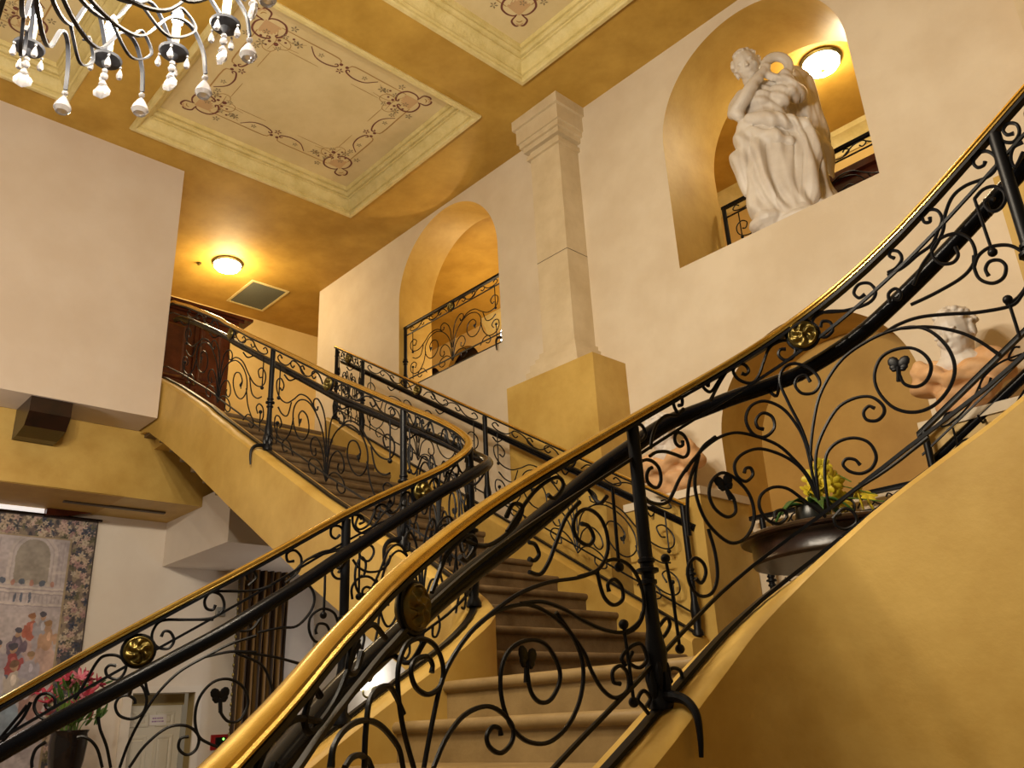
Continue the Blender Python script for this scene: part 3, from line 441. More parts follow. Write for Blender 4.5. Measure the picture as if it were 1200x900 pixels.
# ceiling lights, vent, sprinkler
def dome_light(x, y, label, power):
    t = thing('ceiling_light', label, 'ceiling light', (x, y, H), 'flush dome lights')
    MB().lathe([(.02, 0), (.205, 0), (.21, -.02), (.19, -.03), (.18, -.04)], (x, y, H), 28).build('rim', M['old_brass'], t)
    MB().lathe([(.185, -.03), (.18, -.06), (.16, -.09), (.115, -.112), (.06, -.122), (.0, -.124)], (x, y, H), 28).build('glass_dome', M['lamp_glow'], t)
    MB().lathe([(.0, -.12), (.02, -.125), (.022, -.135), (.008, -.15), (.0, -.155)], (x, y, H), 10).build('finial', M['old_brass'], t)
    rebase(t)
    l = bpy.data.lights.new('dome_lamp', 'POINT'); l.energy = power; l.color = (1., .74, .38); l.shadow_soft_size = .2
    lo = bpy.data.objects.new('dome_lamp', l); COL.objects.link(lo); lo.location = (x, y, H - .28)
dome_light(-10.2, 4.45, 'lit flush dome light on the hall ceiling beside the grey vent', 70)
dome_light(-2.72, 7.25, 'lit flush dome light on the gallery ceiling behind the marble angel', 32)
l = bpy.data.lights.new('gallery_fill', 'POINT'); l.energy = 75; l.color = (1., .76, .42); l.shadow_soft_size = .2  # unseen fill without a fixture, added to brighten the gallery ceiling
lo = bpy.data.objects.new('gallery_fill', l); COL.objects.link(lo); lo.location = (-7.8, 7.4, 6.2)
t = thing('air_vent', 'grey rectangular return air grille in the hall ceiling', 'vent', (-10.84, 5.25, H))
fr = MB(); V, F = mould_loop((-11.24, 4.96, -10.45, 5.52), [(-.02, 0), (-.02, -.012), (.015, -.012), (.018, 0)], H - .002); fr.add(V, F); fr.build('surround', M['mould'], t, smooth=False)
sl = MB()
for k in range(26): 
    y = 4.995 + k*.0195; sl.prism([(y, H - .001), (y + .012, H - .012), (y + .016, H - .012), (y + .006, H - .001)], 'x', -11.22, -10.47)
sl.build('louvres', M['vent'], t, smooth=False)
MB().box((-11.23, 4.97, H - .004), (-10.46, 5.51, H - .001)).build('backing', M['slot'], t, smooth=False); rebase(t)
sp = MB(); sp.lathe([(.035, 0), (.035, -.008), (.012, -.012), (.01, -.03), (.02, -.034), (.0, -.036)], (-10.44, 4.14, H), 14)
tag(sp.build('sprinkler', M['old_brass']), 'tiny round sprinkler head on the hall ceiling near the lit dome', 'sprinkler')
l = bpy.data.lights.new('lower_hall_fill', 'POINT'); l.energy = 34; l.color = (1., .90, .78); l.shadow_soft_size = .15  # fixtureless fill added out of view to brighten tapestry and lower wall
lo = bpy.data.objects.new('lower_hall_fill', l); COL.objects.link(lo); lo.location = (-8.2, .6, 3.6)
# lower hall sconce
t = thing('wall_sconce', 'brightly lit white wall sconce low behind the stair railing', 'wall lamp', (-8.6, 5.88, 1.95))
MB().lathe([(.0, 0), (.07, 0), (.06, .02), (.02, .03)], (-8.6, 5.9, 1.95), 16, (0, -1, 0)).build('back_plate', M['old_brass'], t)
MB().tube(catmull([(-8.6, 5.88, 1.95), (-8.6, 5.80, 1.90), (-8.6, 5.74, 1.93), (-8.6, 5.74, 2.0)]), .012, 8).build('arm', M['old_brass'], t)
MB().lathe([(.05, 0), (.08, .05), (.09, .12), (.085, .2), (.06, .24)], (-8.6, 5.74, 1.98), 18).build('shade', M['sconce_glow'], t); rebase(t)
l = bpy.data.lights.new('sconce_lamp', 'POINT'); l.energy = 8; l.color = (.92, .95, 1.); l.shadow_soft_size = .1
lo = bpy.data.objects.new('sconce_lamp', l); COL.objects.link(lo); lo.location = (-8.6, 5.45, 2.1)

# ------------------------------------------------------------------ staircase and railings
class Rail:
    def __init__(s, plan, S, ZB, ZH, n=12):
        s.p = catmull(plan, n); d = np.linalg.norm(np.diff(s.p, axis=0), axis=1); s.s = np.r_[0, np.cumsum(d)]
        s.S = np.array(S); s.ZB = np.array(ZB); s.ZH = np.array(ZH)
        t = np.gradient(s.p, s.s, axis=0); t /= np.linalg.norm(t, axis=1)[:, None]; s.t = t
    def xy(s, q): return np.stack([np.interp(q, s.s, s.p[:,0]), np.interp(q, s.s, s.p[:,1])], -1)
    def tan(s, q):
        t = np.stack([np.interp(q, s.s, s.t[:,0]), np.interp(q, s.s, s.t[:,1])], -1); return t / np.linalg.norm(t, axis=-1, keepdims=True)
    def pos(s, q, r, off=0., dz=0.):
        q = np.asarray(q, float); r = np.asarray(r, float); P = s.xy(q); t = s.tan(q); n = np.stack([-t[...,1], t[...,0]], -1)
        zb = np.interp(q, s.S, s.ZB); zh = np.interp(q, s.S, s.ZH); P = P + n * np.asarray(off)[..., None] if np.ndim(off) else P + n * off
        return np.concatenate([P, (zb + r * (zh - zb) + dz)[..., None]], -1)
    def sweep(s, a, b, prof, r, step=.05, off=0.):
        """prof: (side, up) section swept along the rail at height ratio r"""
        q = np.linspace(a, b, max(2, int(abs(b - a) / step) + 1)); C = s.pos(q, np.full(len(q), r), off); t = s.tan(q); n = np.stack([-t[:,1], t[:,0]], -1)
        V = []; k = len(prof)
        for c, m in zip(C, n): V += [(c[0] + m[0]*u, c[1] + m[1]*u, c[2] + w) for u, w in prof]
        F = [(i*k+j, i*k+(j+1) % k, (i+1)*k+(j+1) % k, (i+1)*k+j) for i in range(len(q)-1) for j in range(k)]
        F += [tuple(range(k)), tuple(range((len(q)-1)*k, len(q)*k))[::-1]]
        return V, F
BRASS_PROF = [(-.015, 0), (-.0205, .005), (-.0205, .010), (-.0165, .0145), (-.021, .020), (-.020, .027), (-.012, .034), (0, .036), (.012, .034), (.020, .027), (.021, .020), (.0165, .0145), (.0205, .010), (.0205, .005), (.015, 0)]
BAR_PROF = [(-.019, -.013), (.019, -.013), (.019, 0), (-.019, 0)]
FLAT = lambda w, h: [(-w/2, -h/2), (w/2, -h/2), (w/2, h/2), (-w/2, h/2)]
def scroll_mesh(rl, P, rad, parent, n=6, m=5):
    Q = catmull(P, m); C = rl.pos(Q[:,0], Q[:,1]); k = len(C); R = np.full(k, rad); R[-3:] *= np.array([1.05, 1.15, 1.2])
    return MB().tube(C, R, n).build('scroll', M['iron'], parent)
def leaf_mesh(rl, P, size, parent):
    a, b = [rl.pos(*p) for p in (P[0], P[-1])]; t2 = rl.tan(P[0][0]); T = np.array([t2[0], t2[1], 0.]); d = b - a; d /= np.linalg.norm(d)
    e = np.cross(d, np.cross(T, (0, 0, 1))); e /= np.linalg.norm(e); nn = np.cross(d, e); mb = MB()
    mb.tube([a - d*size*.35, a + d*size*.3], size*.10, 6)
    for ang, L, W in ((-.62, .42, .24), (.62, .42, .24), (-1.25, .26, .15), (1.25, .26, .15), (-1.75, .20, .10), (1.75, .20, .10)):
        u = d*math.cos(ang) + e*math.sin(ang); w = -d*math.sin(ang) + e*math.cos(ang); c = a + d*size*.22 + u*size*L*.85
        mb.ball(c, (size*L*.72, size*W, .005), 10, 6, Matrix((u, w, nn)).transposed())
    return mb.build('leaf_finial', M['iron'], parent)
def medallion(rl, q, r, R, parent):
    c = rl.pos(q, r); t = rl.tan(q); nrm = np.array([-t[1], t[0], 0]); T = np.array([t[0], t[1], 0]); U = np.array([0, 0, 1.]); V = []; F = []
    nr, na = 16, 48
    def relief(x, a):
        return .020*math.sqrt(max(0, 1 - x*x)) + .009*math.cos(6*a + 5*x)*math.exp(-((x-.58)/.2)**2) + .007*math.cos(3*a - 1)*math.exp(-((x-.28)/.14)**2) + .010*math.exp(-(x/.13)**2) + (.007 if .84 < x < .95 else 0)
    for side in (1, -1):
        o = len(V); V.append(tuple(c + nrm*side*(relief(0, 0)+.004)))
        for i in range(1, nr+1):
            x = i/nr
            for j in range(na):
                a = 2*PI*j/na; V.append(tuple(c + T*R*x*math.cos(a) + U*R*x*math.sin(a) + nrm*side*((relief(x, a) if i < nr else .0)+.004)))
        F += [(o, o+1+j, o+1+(j+1) % na) for j in range(na)]
        F += [(o+1+(i-1)*na+j, o+1+i*na+j, o+1+i*na+(j+1) % na, o+1+(i-1)*na+(j+1) % na) for i in range(1, nr) for j in range(na)]
    m = MB().add(V, F).build('medallion', M['old_brass'], parent, angle=60)
    ring = [c + T*R*1.02*math.cos(a) + U*R*1.02*math.sin(a) for a in np.linspace(0, 2*PI, 25)]
    MB().tube(ring, .0085, 8).build('ring', M['iron'], m)
def post(rl, q, parent, curl=0, w=.019, fancy=True):
    b = rl.pos(q, 0.); t = rl.pos(q, 1.); h = t[2] - b[2]
    prof = [(w*1.9, 0), (w*1.9, .02), (w*1.2, .05), (w*1.5, .12), (w*1.7, .17), (w*1.1, .22*h/.93+.02), (w*.95, .40*h), (w*1.0, h*.44)]
    o = MB().lathe([(r*1.15, z) for r, z in prof] + [(w*1.2, h*.47), (w*1.2, h - .012)], b, 8).build('post', M['iron'], parent, angle=50)
    mb = MB(); 
    for z, r in ((.415, 1.5), (.455, 2.0), (.49, 1.5)): mb.lathe([(w*.8, -.014), (w*r, -.006), (w*r, .006), (w*.8, .014)], (b[0], b[1], b[2] + z*h), 10)
    mb.build('collar', M['iron'], o)
    if curl:
        T = rl.tan(q); n = np.array([-T[1], T[0], 0])*curl; z = np.array([0, 0, 1.])
        P = catmull([b + z*.03, b + n*.05 + z*.035, b + n*.105 + z*.02, b + n*.138 - z*.02, b + n*.143 - z*.08, b + n*.138 - z*.14], 5)
        MB().tube(P, np.linspace(.021, .007, len(P)), 8).build('curled_bracket', M['iron'], o)
        lf = MB()
        for k in range(8):
            a = 2*PI*k/8; lf.ball((b[0] + .03*math.cos(a), b[1] + .03*math.sin(a), b[2] + .07 + .03*(k % 2)), (.014, .014, .045), 6, 5)
        lf.build('acanthus_collar', M['iron'], o)
def fan_panel(a, b):
    """scrollwork between two posts as (s, ratio) curves"""
    c = (a + b)/2; hw = (b - a)/2; out = []; rods = []; leafs = []; balls = []
    half = [
        [(.0, .12), (.02, .3), (.07, .47), (.18, .60), (.33, .67), (.48, .64), (.57, .54), (.57, .41), (.48, .31), (.37, .32), (.30, .42), (.33, .53), (.42, .56), (.48, .50), (.46, .43)],
        [(.16, .58), (.30, .695), (.46, .70), (.58, .62), (.70, .55), (.82, .55), (.90, .61), (.91, .70), (.84, .745), (.775, .70), (.80, .64), (.84, .65)],
        [(.02, .16), (.06, .31), (.15, .40), (.23, .38), (.26, .30), (.22, .24), (.17, .26), (.18, .31)],
        [(.0, .10), (.06, .18), (.14, .22), (.24, .20), (.28, .13), (.23, .085), (.17, .10), (.17, .15)],
        [(.01, .30), (.025, .52), (.07, .66), (.16, .74), (.23, .72), (.235, .66), (.18, .64), (.165, .68)],
        [(.57, .45), (.62, .30), (.72, .20), (.84, .20), (.91, .27), (.90, .36), (.83, .38), (.78, .33), (.81, .28)],
        [(.55, .12), (.62, .20), (.70, .21), (.75, .15), (.71, .10), (.66, .12)],
        [(.62, .58), (.68, .44), (.78, .42), (.86, .46)]]
    fr = [[(.10, .90), (.17, .965), (.26, .97), (.29, .93), (.25, .905), (.22, .93)], [(.24, .965), (.34, .90), (.45, .90), (.49, .94), (.45, .97), (.42, .945)],
          [(.42, .90), (.54, .965), (.64, .97), (.67, .93), (.63, .905), (.60, .93)], [(.64, .97), (.74, .90), (.86, .895), (.92, .93), (.88, .968), (.84, .945)]]
    for sg in (1, -1):
        for cv in half + fr: out.append([(c + sg*hw*x, y) for x, y in cv])
        leafs.append([(c + sg*hw*.46, .43), (c + sg*hw*.455, .455)])
        rods += [[(c + sg*hw*.86, .86), (c + sg*hw*.86, .56)], [(c + sg*hw*.86, .12), (c + sg*hw*.86, .30)]]
        balls += [(c + sg*hw*.86, .55), (c + sg*hw*.86, .31)]
    return out, rods, leafs, balls
def railing(root, rl, a, b, posts, brass=True, grab=None, side=1, scrolls=(), rods=(), leafs=(), balls=(), meds=(), bars=True, rad=.0062, curls=None, medR=.058, pipe=True, big=0, cap=1., over=0.):
    hr = 'handrail'
    V, F = rl.sweep(a, b, [(u*min(1, cap + .2), w*cap + .001) for u, w in BRASS_PROF] if brass else [(u*.9, w*.6 + .001) for u, w in BRASS_PROF], 1., .04)
    MB().add(V, F).build(hr, M['brass'] if brass else M['iron'], root, label='brass handrail' if brass else 'black iron handrail')
    V, F = rl.sweep(a, b, BAR_PROF, 1., .05); MB().add(V, F).build('top_bar', M['iron'], root, angle=30)
    V, F = rl.sweep(a, b, FLAT(.012, .012), .872, .05); MB().add(V, F).build('frieze_bar', M['iron'], root, angle=30)
    V, F = rl.sweep(a, b, FLAT(.012, .014), .155, .05) if bars else ([], [])
    if bars: MB().add(V, F).build('lower_bar', M['iron'], root, angle=30)
    V, F = rl.sweep(a, b, FLAT(.036, .016), .012, .05); MB().add(V, F).build('base_bar', M['iron'], root, angle=30)
    if pipe:
        q = np.linspace(a, b + over, max(4, int((b-a)/.05))); dr = np.interp(q, [x for x, _ in grab], [y for _, y in grab]) if grab is not None else np.full(len(q), .16)
        C = rl.pos(q, np.ones(len(q)), .105*side) - np.stack([0*q, 0*q, dr], -1)
        g = MB().tube(C, .031, 12).build('grab_rail', M['iron_pipe'], root)
        for pq in np.arange(a + .35, b - .1, .85):
            e = C[np.argmin(abs(q - pq))]; f = rl.pos(pq, .80); kk = MB().tube(catmull([f, f + (e - f)*.45 - np.array([0, 0, .05]), e - np.array([0, 0, .028])], 4), .007, 6); kk.build('rail_bracket', M['iron'], g)
    for i, q in enumerate(posts): post(rl, q, root, (curls or {}).get(i, 0))
    for P in scrolls[:100]: scroll_mesh(rl, P, rad, root)
    if len(scrolls) > 100:
        g = MB()
        for P in scrolls[100:]:
            Q = catmull(P, 5); g.tube(rl.pos(Q[:,0], Q[:,1]), rad, 6)
        g.build('scrollwork', M['iron'], root, kind='stuff')
    for P in rods: MB().tube(rl.pos(np.array([p[0] for p in P]), np.array([p[1] for p in P])), .006, 6).build('rod', M['iron'], root)
    for i, P in enumerate(leafs): leaf_mesh(rl, P, .085 if i < big else .055, root)
    for p in balls: MB().ball(rl.pos(p[0], p[1]), .0165, 12, 8).build('ball_finial', M['iron'], root)
    for p in meds: medallion(rl, p[0], p[1], medR, root)
S_F = np.arange(0, 6.01, .15); S_L = np.arange(0, 8.56, .15)
RF = Rail(FRONT_PLAN, S_F, FRONT_ZB, FRONT_ZH); RL = Rail(LEFT_PLAN, S_L, LEFT_ZB, LEFT_ZH)
# --- stone stairs
t = thing('staircase', 'curving tan stone staircase with ochre plaster side walls, rising from the lower hall', 'staircase', (-2.65, 1.2, 0))
def step_prof(z, tread, rise, ext):
    a = [(0, z - rise - ext), (0, z - .052)]; a += [(.026*math.sin(t_), z - .026 - .026*math.cos(t_)) for t_ in np.linspace(0, PI, 7)]
    return a + [(-tread - .03, z), (-tread - .03, z - rise - ext)]
RISE = .1733; SL_ = .6; TR = RISE/SL_
for k in range(1, 19):
    z = 1.78 + RISE*k; x = -3.65 - TR*(k - 1); tr = TR if k < 18 else .45
    MB().prism([(x + u, w) for u, w in step_prof(z, tr, RISE, .12)], 'y', 3.18, 5.05).build('step', M['carpet'], t, angle=50)
for k in range(1, 8):
    z = 1.78 + RISE*k; x = -1.65 + TR*(k - 1)
    MB().prism([(x - u, w) for u, w in step_prof(z, TR, RISE, .12)], 'y', 3.12, 5.05).build('step', M['carpet'], t, angle=50)
LR = .168; LT = .28
def xr(P, y, lo):   # plan x of a lower rail at depth y
    m = [p for p in P if p[1] <= 2.9]; m.sort(key=lambda p: p[1]); return float(np.interp(y, [p[1] for p in m], [p[0] for p in m]))
for k in range(1, 10):
    z = 1.78 - LR*k; y = 2.70 - LT*k
    if z < .1: break
    yy = max(y, .36); x0 = xr(LEFT_PLAN, yy, 0) + .06; x1 = xr(FRONT_PLAN, yy, 0) - .02
    MB().prism([(y - u, w) for u, w in step_prof(z, LT, LR, .1)], 'x', x0, x1).build('step', M['stone'], t, angle=50)
ld = MB(); ld.prism([(2.70 - u, w) for u, w in step_prof(1.78, .3, LR, .1)], 'x', -3.36, -1.84); ld.build('step', M['stone'], t, angle=50)
MB().box((-3.70, 2.95, 1.4), (-1.6, 5.89, 1.779)).build('landing', M['stone'], t, smooth=False)
def curb(rl, a, b, bot, mat, w=.115, wi=None):
    q = np.linspace(a, b, int((b - a)/.06) + 1); C = rl.pos(q, np.zeros(len(q))); T = rl.tan(q); n = np.stack([-T[:,1], T[:,0]], -1); V = []
    sec = [(-w, None), (-w, -.035), (-w + .012, -.018), (-w + .035, -.006), (w - .035, -.006), (w - .012, -.018), (w, -.035), (w, None)]; k = len(sec)
    for i, (c, m) in enumerate(zip(C, n)):
        zb = bot(q[i], c[2])
        V += [(c[0] + m[0]*u, c[1] + m[1]*u, zb if h is None else c[2] + h) for u, h in sec]
    F = [(i*k+j, i*k+(j+1) % k, (i+1)*k+(j+1) % k, (i+1)*k+j) for i in range(len(q)-1) for j in range(k)] + [tuple(range(k)), tuple(range((len(q)-1)*k, len(q)*k))[::-1]]
    return MB().add(V, F).build('side_wall', mat, t, angle=35)
curb(RF, .0, 5.8, lambda s, z: 0., M['ochre'])
curb(RL, .0, 2.95, lambda s, z: 0., M['ochre'])
curb(RL, 2.95, RL.s[-1], lambda s, z: z - .64, M['ochre'])
# right-hand railing of the upper flight and its mirror, the landing rail, the balcony rails
def straight(p0, p1, h, n=14, hb=None):
    p0 = np.array(p0, float); p1 = np.array(p1, float); L = float(np.linalg.norm(p1[:2] - p0[:2])); S = np.linspace(0, L, n); z = np.linspace(p0[2], p1[2], n)
    return Rail([p0[:2] + (p1[:2] - p0[:2])*u for u in np.linspace(0, 1, 4)], S, z, z + h, 4), L
RR, LRR = straight((-3.58, 5.15, 2.06), (-8.45, 5.15, 5.06), .93)
curb(RR, -.0, LRR, lambda s, z: z - .64, M['ochre'])
RX, LRX = straight((-1.86, 5.15, 2.13), (2.0, 5.15, 4.5), .93)
curb(RX, -.0, LRX, lambda s, z: 0., M['ochre'])
rebase(t)
def collect(*spans):
    sc, rd, lf, bl = [], [], [], []
    for a, b in spans:
        w, x, y, z = fan_panel(a, b); sc += w; rd += x; lf += y; bl += z
    return sc, rd, lf, bl
# front railing (nearest the camera)
t = thing('stair_railing', 'nearest brass-topped black iron scroll railing, sweeping across the picture up to the top right corner', 'stair railing', tuple(RF.pos(2.2, 0.)), 'brass-topped stair railings')
GF = [(0, .2), (.8, .20), (1.25, .195), (1.7, .172), (2.1, .115), (2.5, .075), (2.75, .105), (2.97, .155), (3.2, .165), (3.45, .15), (3.9, .15), (6, .16)]
sc, rd, lf, bl = collect((3.87, 5.7)); s2 = fan_panel(.05, 2.2)
extra = [c for c in s2[0] if max(p[0] for p in c) < .95] + [[(x, y) for x, y in c] for c in s2[0] if min(p[1] for p in c) > .88 and max(p[0] for p in c) < 2.1]
railing(t, RF, .0, 5.75, [.12, FRONT_IRON['post'][0][0][0], FRONT_IRON['post'][1][0][0], 5.6], True, GF, 1, FRONT_IRON['scroll'] + sc + extra, FRONT_IRON['rod'] + rd, [(c[0], c[-1]) for c in FRONT_IRON['leaf']] + lf, [c[0] for c in FRONT_IRON['ball']] + bl, [c[0] for c in FRONT_IRON['medal']] + [(4.75, .93)], curls={1: -1, 2: -1}, rad=.0066, big=3)
rebase(t)
# left railing: lower flight, tight turn, upper flight
t = thing('stair_railing', 'brass-topped black iron railing hooking round from the lower left edge up to the armoire', 'stair railing', tuple(RL.pos(2.1, 0.)), 'brass-topped stair railings')
GL = [(0, .2), (1.5, .197), (2.15, .16), (2.6, .10), (2.9, .10), (3.3, .13), (3.9, .14), (4.7, .17), (8.2, .16)]
sc, rd, lf, bl = collect((2.13, 2.95), (3.02, 3.70), (3.74, 5.66), (5.70, 7.9))
railing(t, RL, .0, 8.42, [.12, LEFT_IRON['post'][0][0][0], 2.98, 3.72, 5.68], True, GL, -1, LEFT_IRON['scroll'] + sc, LEFT_IRON['rod'] + rd, [(c[0], c[-1]) for c in LEFT_IRON['leaf']] + lf, [c[0] for c in LEFT_IRON['ball']] + bl, [c[0] for c in LEFT_IRON['medal']] + [(2.55, .93), (4.70, .93), (6.6, .93)], curls={3: 1, 4: 1}, rad=.0062, big=1)
rebase(t)
# wall-side railing of the upper flight
t = thing('stair_railing', 'brass-topped black iron railing on the wall side of the upper flight, below the pilaster', 'stair railing', tuple(RR.pos(0, 0.)), 'brass-topped stair railings')
ps = [.02, 2.15, 4.25, LRR - .04]; sc, rd, lf, bl = collect((.04, 2.13), (2.17, 4.23), (4.27, LRR - .06))
railing(t, RR, .0, LRR, ps, True, None, -1, sc, rd, lf, bl, [(1.09, .93), (3.2, .93), (4.56, .93)], rad=.0062, cap=.6); rebase(t)
# its mirror image on the other upper flight
t = thing('stair_railing', 'short stretch of railing above the ochre side wall, in front of the marble-headed bust', 'stair railing', tuple(RX.pos(0, 0.)), 'brass-topped stair railings')
sc, rd, lf, bl = collect((.06, 2.1)); railing(t, RX, .0, LRX, [.04, 2.12, 4.3], False, None, 1, sc, rd, lf, bl, [(1.08, .93)], rad=.0062); rebase(t)
# landing rail in front of the arched niche
RB, LB = straight((-3.44, 5.78, 2.06), (-1.9, 5.78, 2.06), .87); t = thing('landing_railing', 'low black iron scroll railing behind the round table, under the arched wall niche', 'railing', (-2.6, 5.78, 1.78))
sc, rd, lf, bl = collect((.12, LB - .1)); railing(t, RB, .0, LB, [.1, LB - .08], False, None, 1, sc, rd, lf, bl, [(LB/2, .93)], rad=.0055, pipe=False)
for x in (-3.34, -1.98): MB().box((x - .012, 5.768, 1.779), (x + .012, 5.792, 2.07)).build('foot', M['iron'], t, smooth=False)
rebase(t)
# balcony rails in the upper openings
RN, LN = straight((-8.14, 5.98, 5.50), (-6.24, 5.98, 5.50), .86); t = thing('balcony_railing', 'black iron scroll railing across the smaller arched opening beside the pilaster', 'railing', (-7.2, 5.98, 5.46), 'iron railings in the upper arched openings')
sc, rd, lf, bl = collect((.05, LN - .03)); railing(t, RN, .0, LN, [.02, LN - .02], False, None, -1, sc, rd, lf, bl, [(LN/2, .935)], rad=.0062, pipe=False, curls={1: -1}); rebase(t)
RM, LM = straight((-3.78, 6.70, 5.37), (-1.97, 6.70, 5.37), .88); t = thing('balcony_railing', 'black iron scroll railing behind the white marble angel in the big arched opening', 'railing', (-2.9, 6.70, 5.33), 'iron railings in the upper arched openings')
sc, rd, lf, bl = collect((.05, LM - .03)); railing(t, RM, .0, LM, [.02, LM - .02], False, None, -1, sc, rd, lf, bl, [(LM/2, .935)], rad=.0062, pipe=False); rebase(t)

# ------------------------------------------------------------------ sculpture
def sculpt(pieces, voxel, name, mat, parent, smooth=3, fold=None):
    """one continuous carved body grown from blobs: ('b', centre, radii, rot) or ('t', points, radii)"""
    mb = MB()
    for p in pieces:
        if p[0] == 'b': mb.ball(p[1], p[2], 16, 10, p[3] if len(p) > 3 else None)
        else:
            P = catmull(p[1], 6); R = np.interp(np.linspace(0, 1, len(P)), np.linspace(0, 1, len(p[2])), p[2]); mb.tube(P, R, 14)
            mb.ball(P[0], R[0], 12, 8); mb.ball(P[-1], R[-1], 12, 8)
    o = mb.build(name, mat, parent, angle=80)
    md = o.modifiers.new('r', 'REMESH'); md.mode = 'VOXEL'; md.voxel_size = voxel
    m2 = o.modifiers.new('s', 'SMOOTH'); m2.iterations = smooth; m2.factor = .5
    dg = bpy.context.evaluated_depsgraph_get(); me = bpy.data.meshes.new_from_object(o.evaluated_get(dg)); o.modifiers.clear()
    if fold is not None:
        n = len(me.vertices); co = np.empty(n*3); no = np.empty(n*3); me.vertices.foreach_get('co', co); me.vertices.foreach_get('normal', no)
        co = co.reshape(-1, 3); no = no.reshape(-1, 3); co += no * fold(co)[:, None]; me.vertices.foreach_set('co', co.ravel()); me.update()
    me.materials.clear(); me.materials.append(mat); me.shade_smooth(); me.name = name; old = o.data; o.data = me; bpy.data.meshes.remove(old)
    return o
def head_pieces(c, R, yaw, pitch=0., roll=0., hair=True):
    """marble head of radius R at c; looks along -Y before yaw"""
    rot = Matrix.Rotation(yaw, 3, 'Z') @ Matrix.Rotation(pitch, 3, 'X') @ Matrix.Rotation(roll, 3, 'Y'); out = []
    def B(p, r): out.append(('b', tuple(Vector(c) + rot @ Vector([a*R for a in p])), tuple(a*R for a in r), rot))
    B((0, .08, .22), (.80, .98, .92)); B((0, -.22, -.22), (.66, .70, .80)); B((0, -.48, -.78), (.34, .36, .28))        # skull, face, chin
    B((0, -.86, -.16), (.13, .20, .20)); B((0, -.80, .06), (.10, .14, .28)); B((0, -.98, -.24), (.15, .13, .10))        # nose
    for s in (1, -1):
        B((.32*s, -.76, .16), (.24, .12, .07)); B((.30*s, -.74, -.02), (.15, .12, .09)); B((.40*s, -.56, -.24), (.24, .24, .22)); B((.80*s, .06, -.10), (.09, .20, .30))
    B((0, -.80, -.48), (.22, .13, .06)); B((0, -.79, -.58), (.18, .13, .07))
    if hair:
        rr = random.Random(5)
        for k in range(130):
            a = rr.uniform(0, 2*PI); e = rr.uniform(-.2, 1.5); x, y, z = math.cos(a)*math.cos(e), math.sin(a)*math.cos(e), math.sin(e)
            if y < -.45 and z < .70: continue
            q = rr.uniform(.11, .17); B((.84*x, .10 + 1.0*y, .22 + .96*z), (q, q, q*.8))
    return out
# winged marble figure in the big opening
SX, SY, SZ = -2.86, 6.17, 5.33
P = lambda x, y, z: (SX + x*.80 - y*.60, SY + x*.60 + y*.80, SZ + z)     # the figure is turned towards the stairs
t = thing('angel_statue', 'tall white marble winged figure with wreath, standing on the sill of the big arched opening', 'statue', (SX, SY, SZ))
def folds(co):
    X = co[:,0]-SX; Y = co[:,1]-SY; z = co[:,2]-SZ; x = X*.80 + Y*.60; y = -X*.60 + Y*.80
    a = np.arctan2(y, x); m = np.clip((1.14 - z)/.2, 0, 1)*np.clip((z - .08)/.15, 0, 1)*(y < .2)
    q = x + .30*(z - .6) + .05*np.sin(5*z)
    f = .020*np.sin(30*q + 2.*np.sin(3.1*z + 6*x) + 1.2*np.sin(7*z)) + .013*np.sin(57*q - 4*z + 2*np.sin(5*z + 9*x)) 
    g = .011*np.sin(34*(z - .45*x) + 3*np.sin(6*x))*np.clip(1 - abs(z - 1.22)/.22, 0, 1)*(x < .27)
    wg = .008*np.sin(70*(x - .12*z))*np.clip((1.55 - z)/.3, 0, 1)*(y > .10)*(x > .2)
    r = np.hypot(x - .07, z - 1.33); sw = .008*np.sin(62*(z + .55*x + 1.1*(x - .05)**2) + 1.2*np.sin(11*x))*np.clip((.25 - r)/.08, 0, 1)*(y < -.02)*(x > -.2)
    return m*f + g*(r > .2) + wg + sw
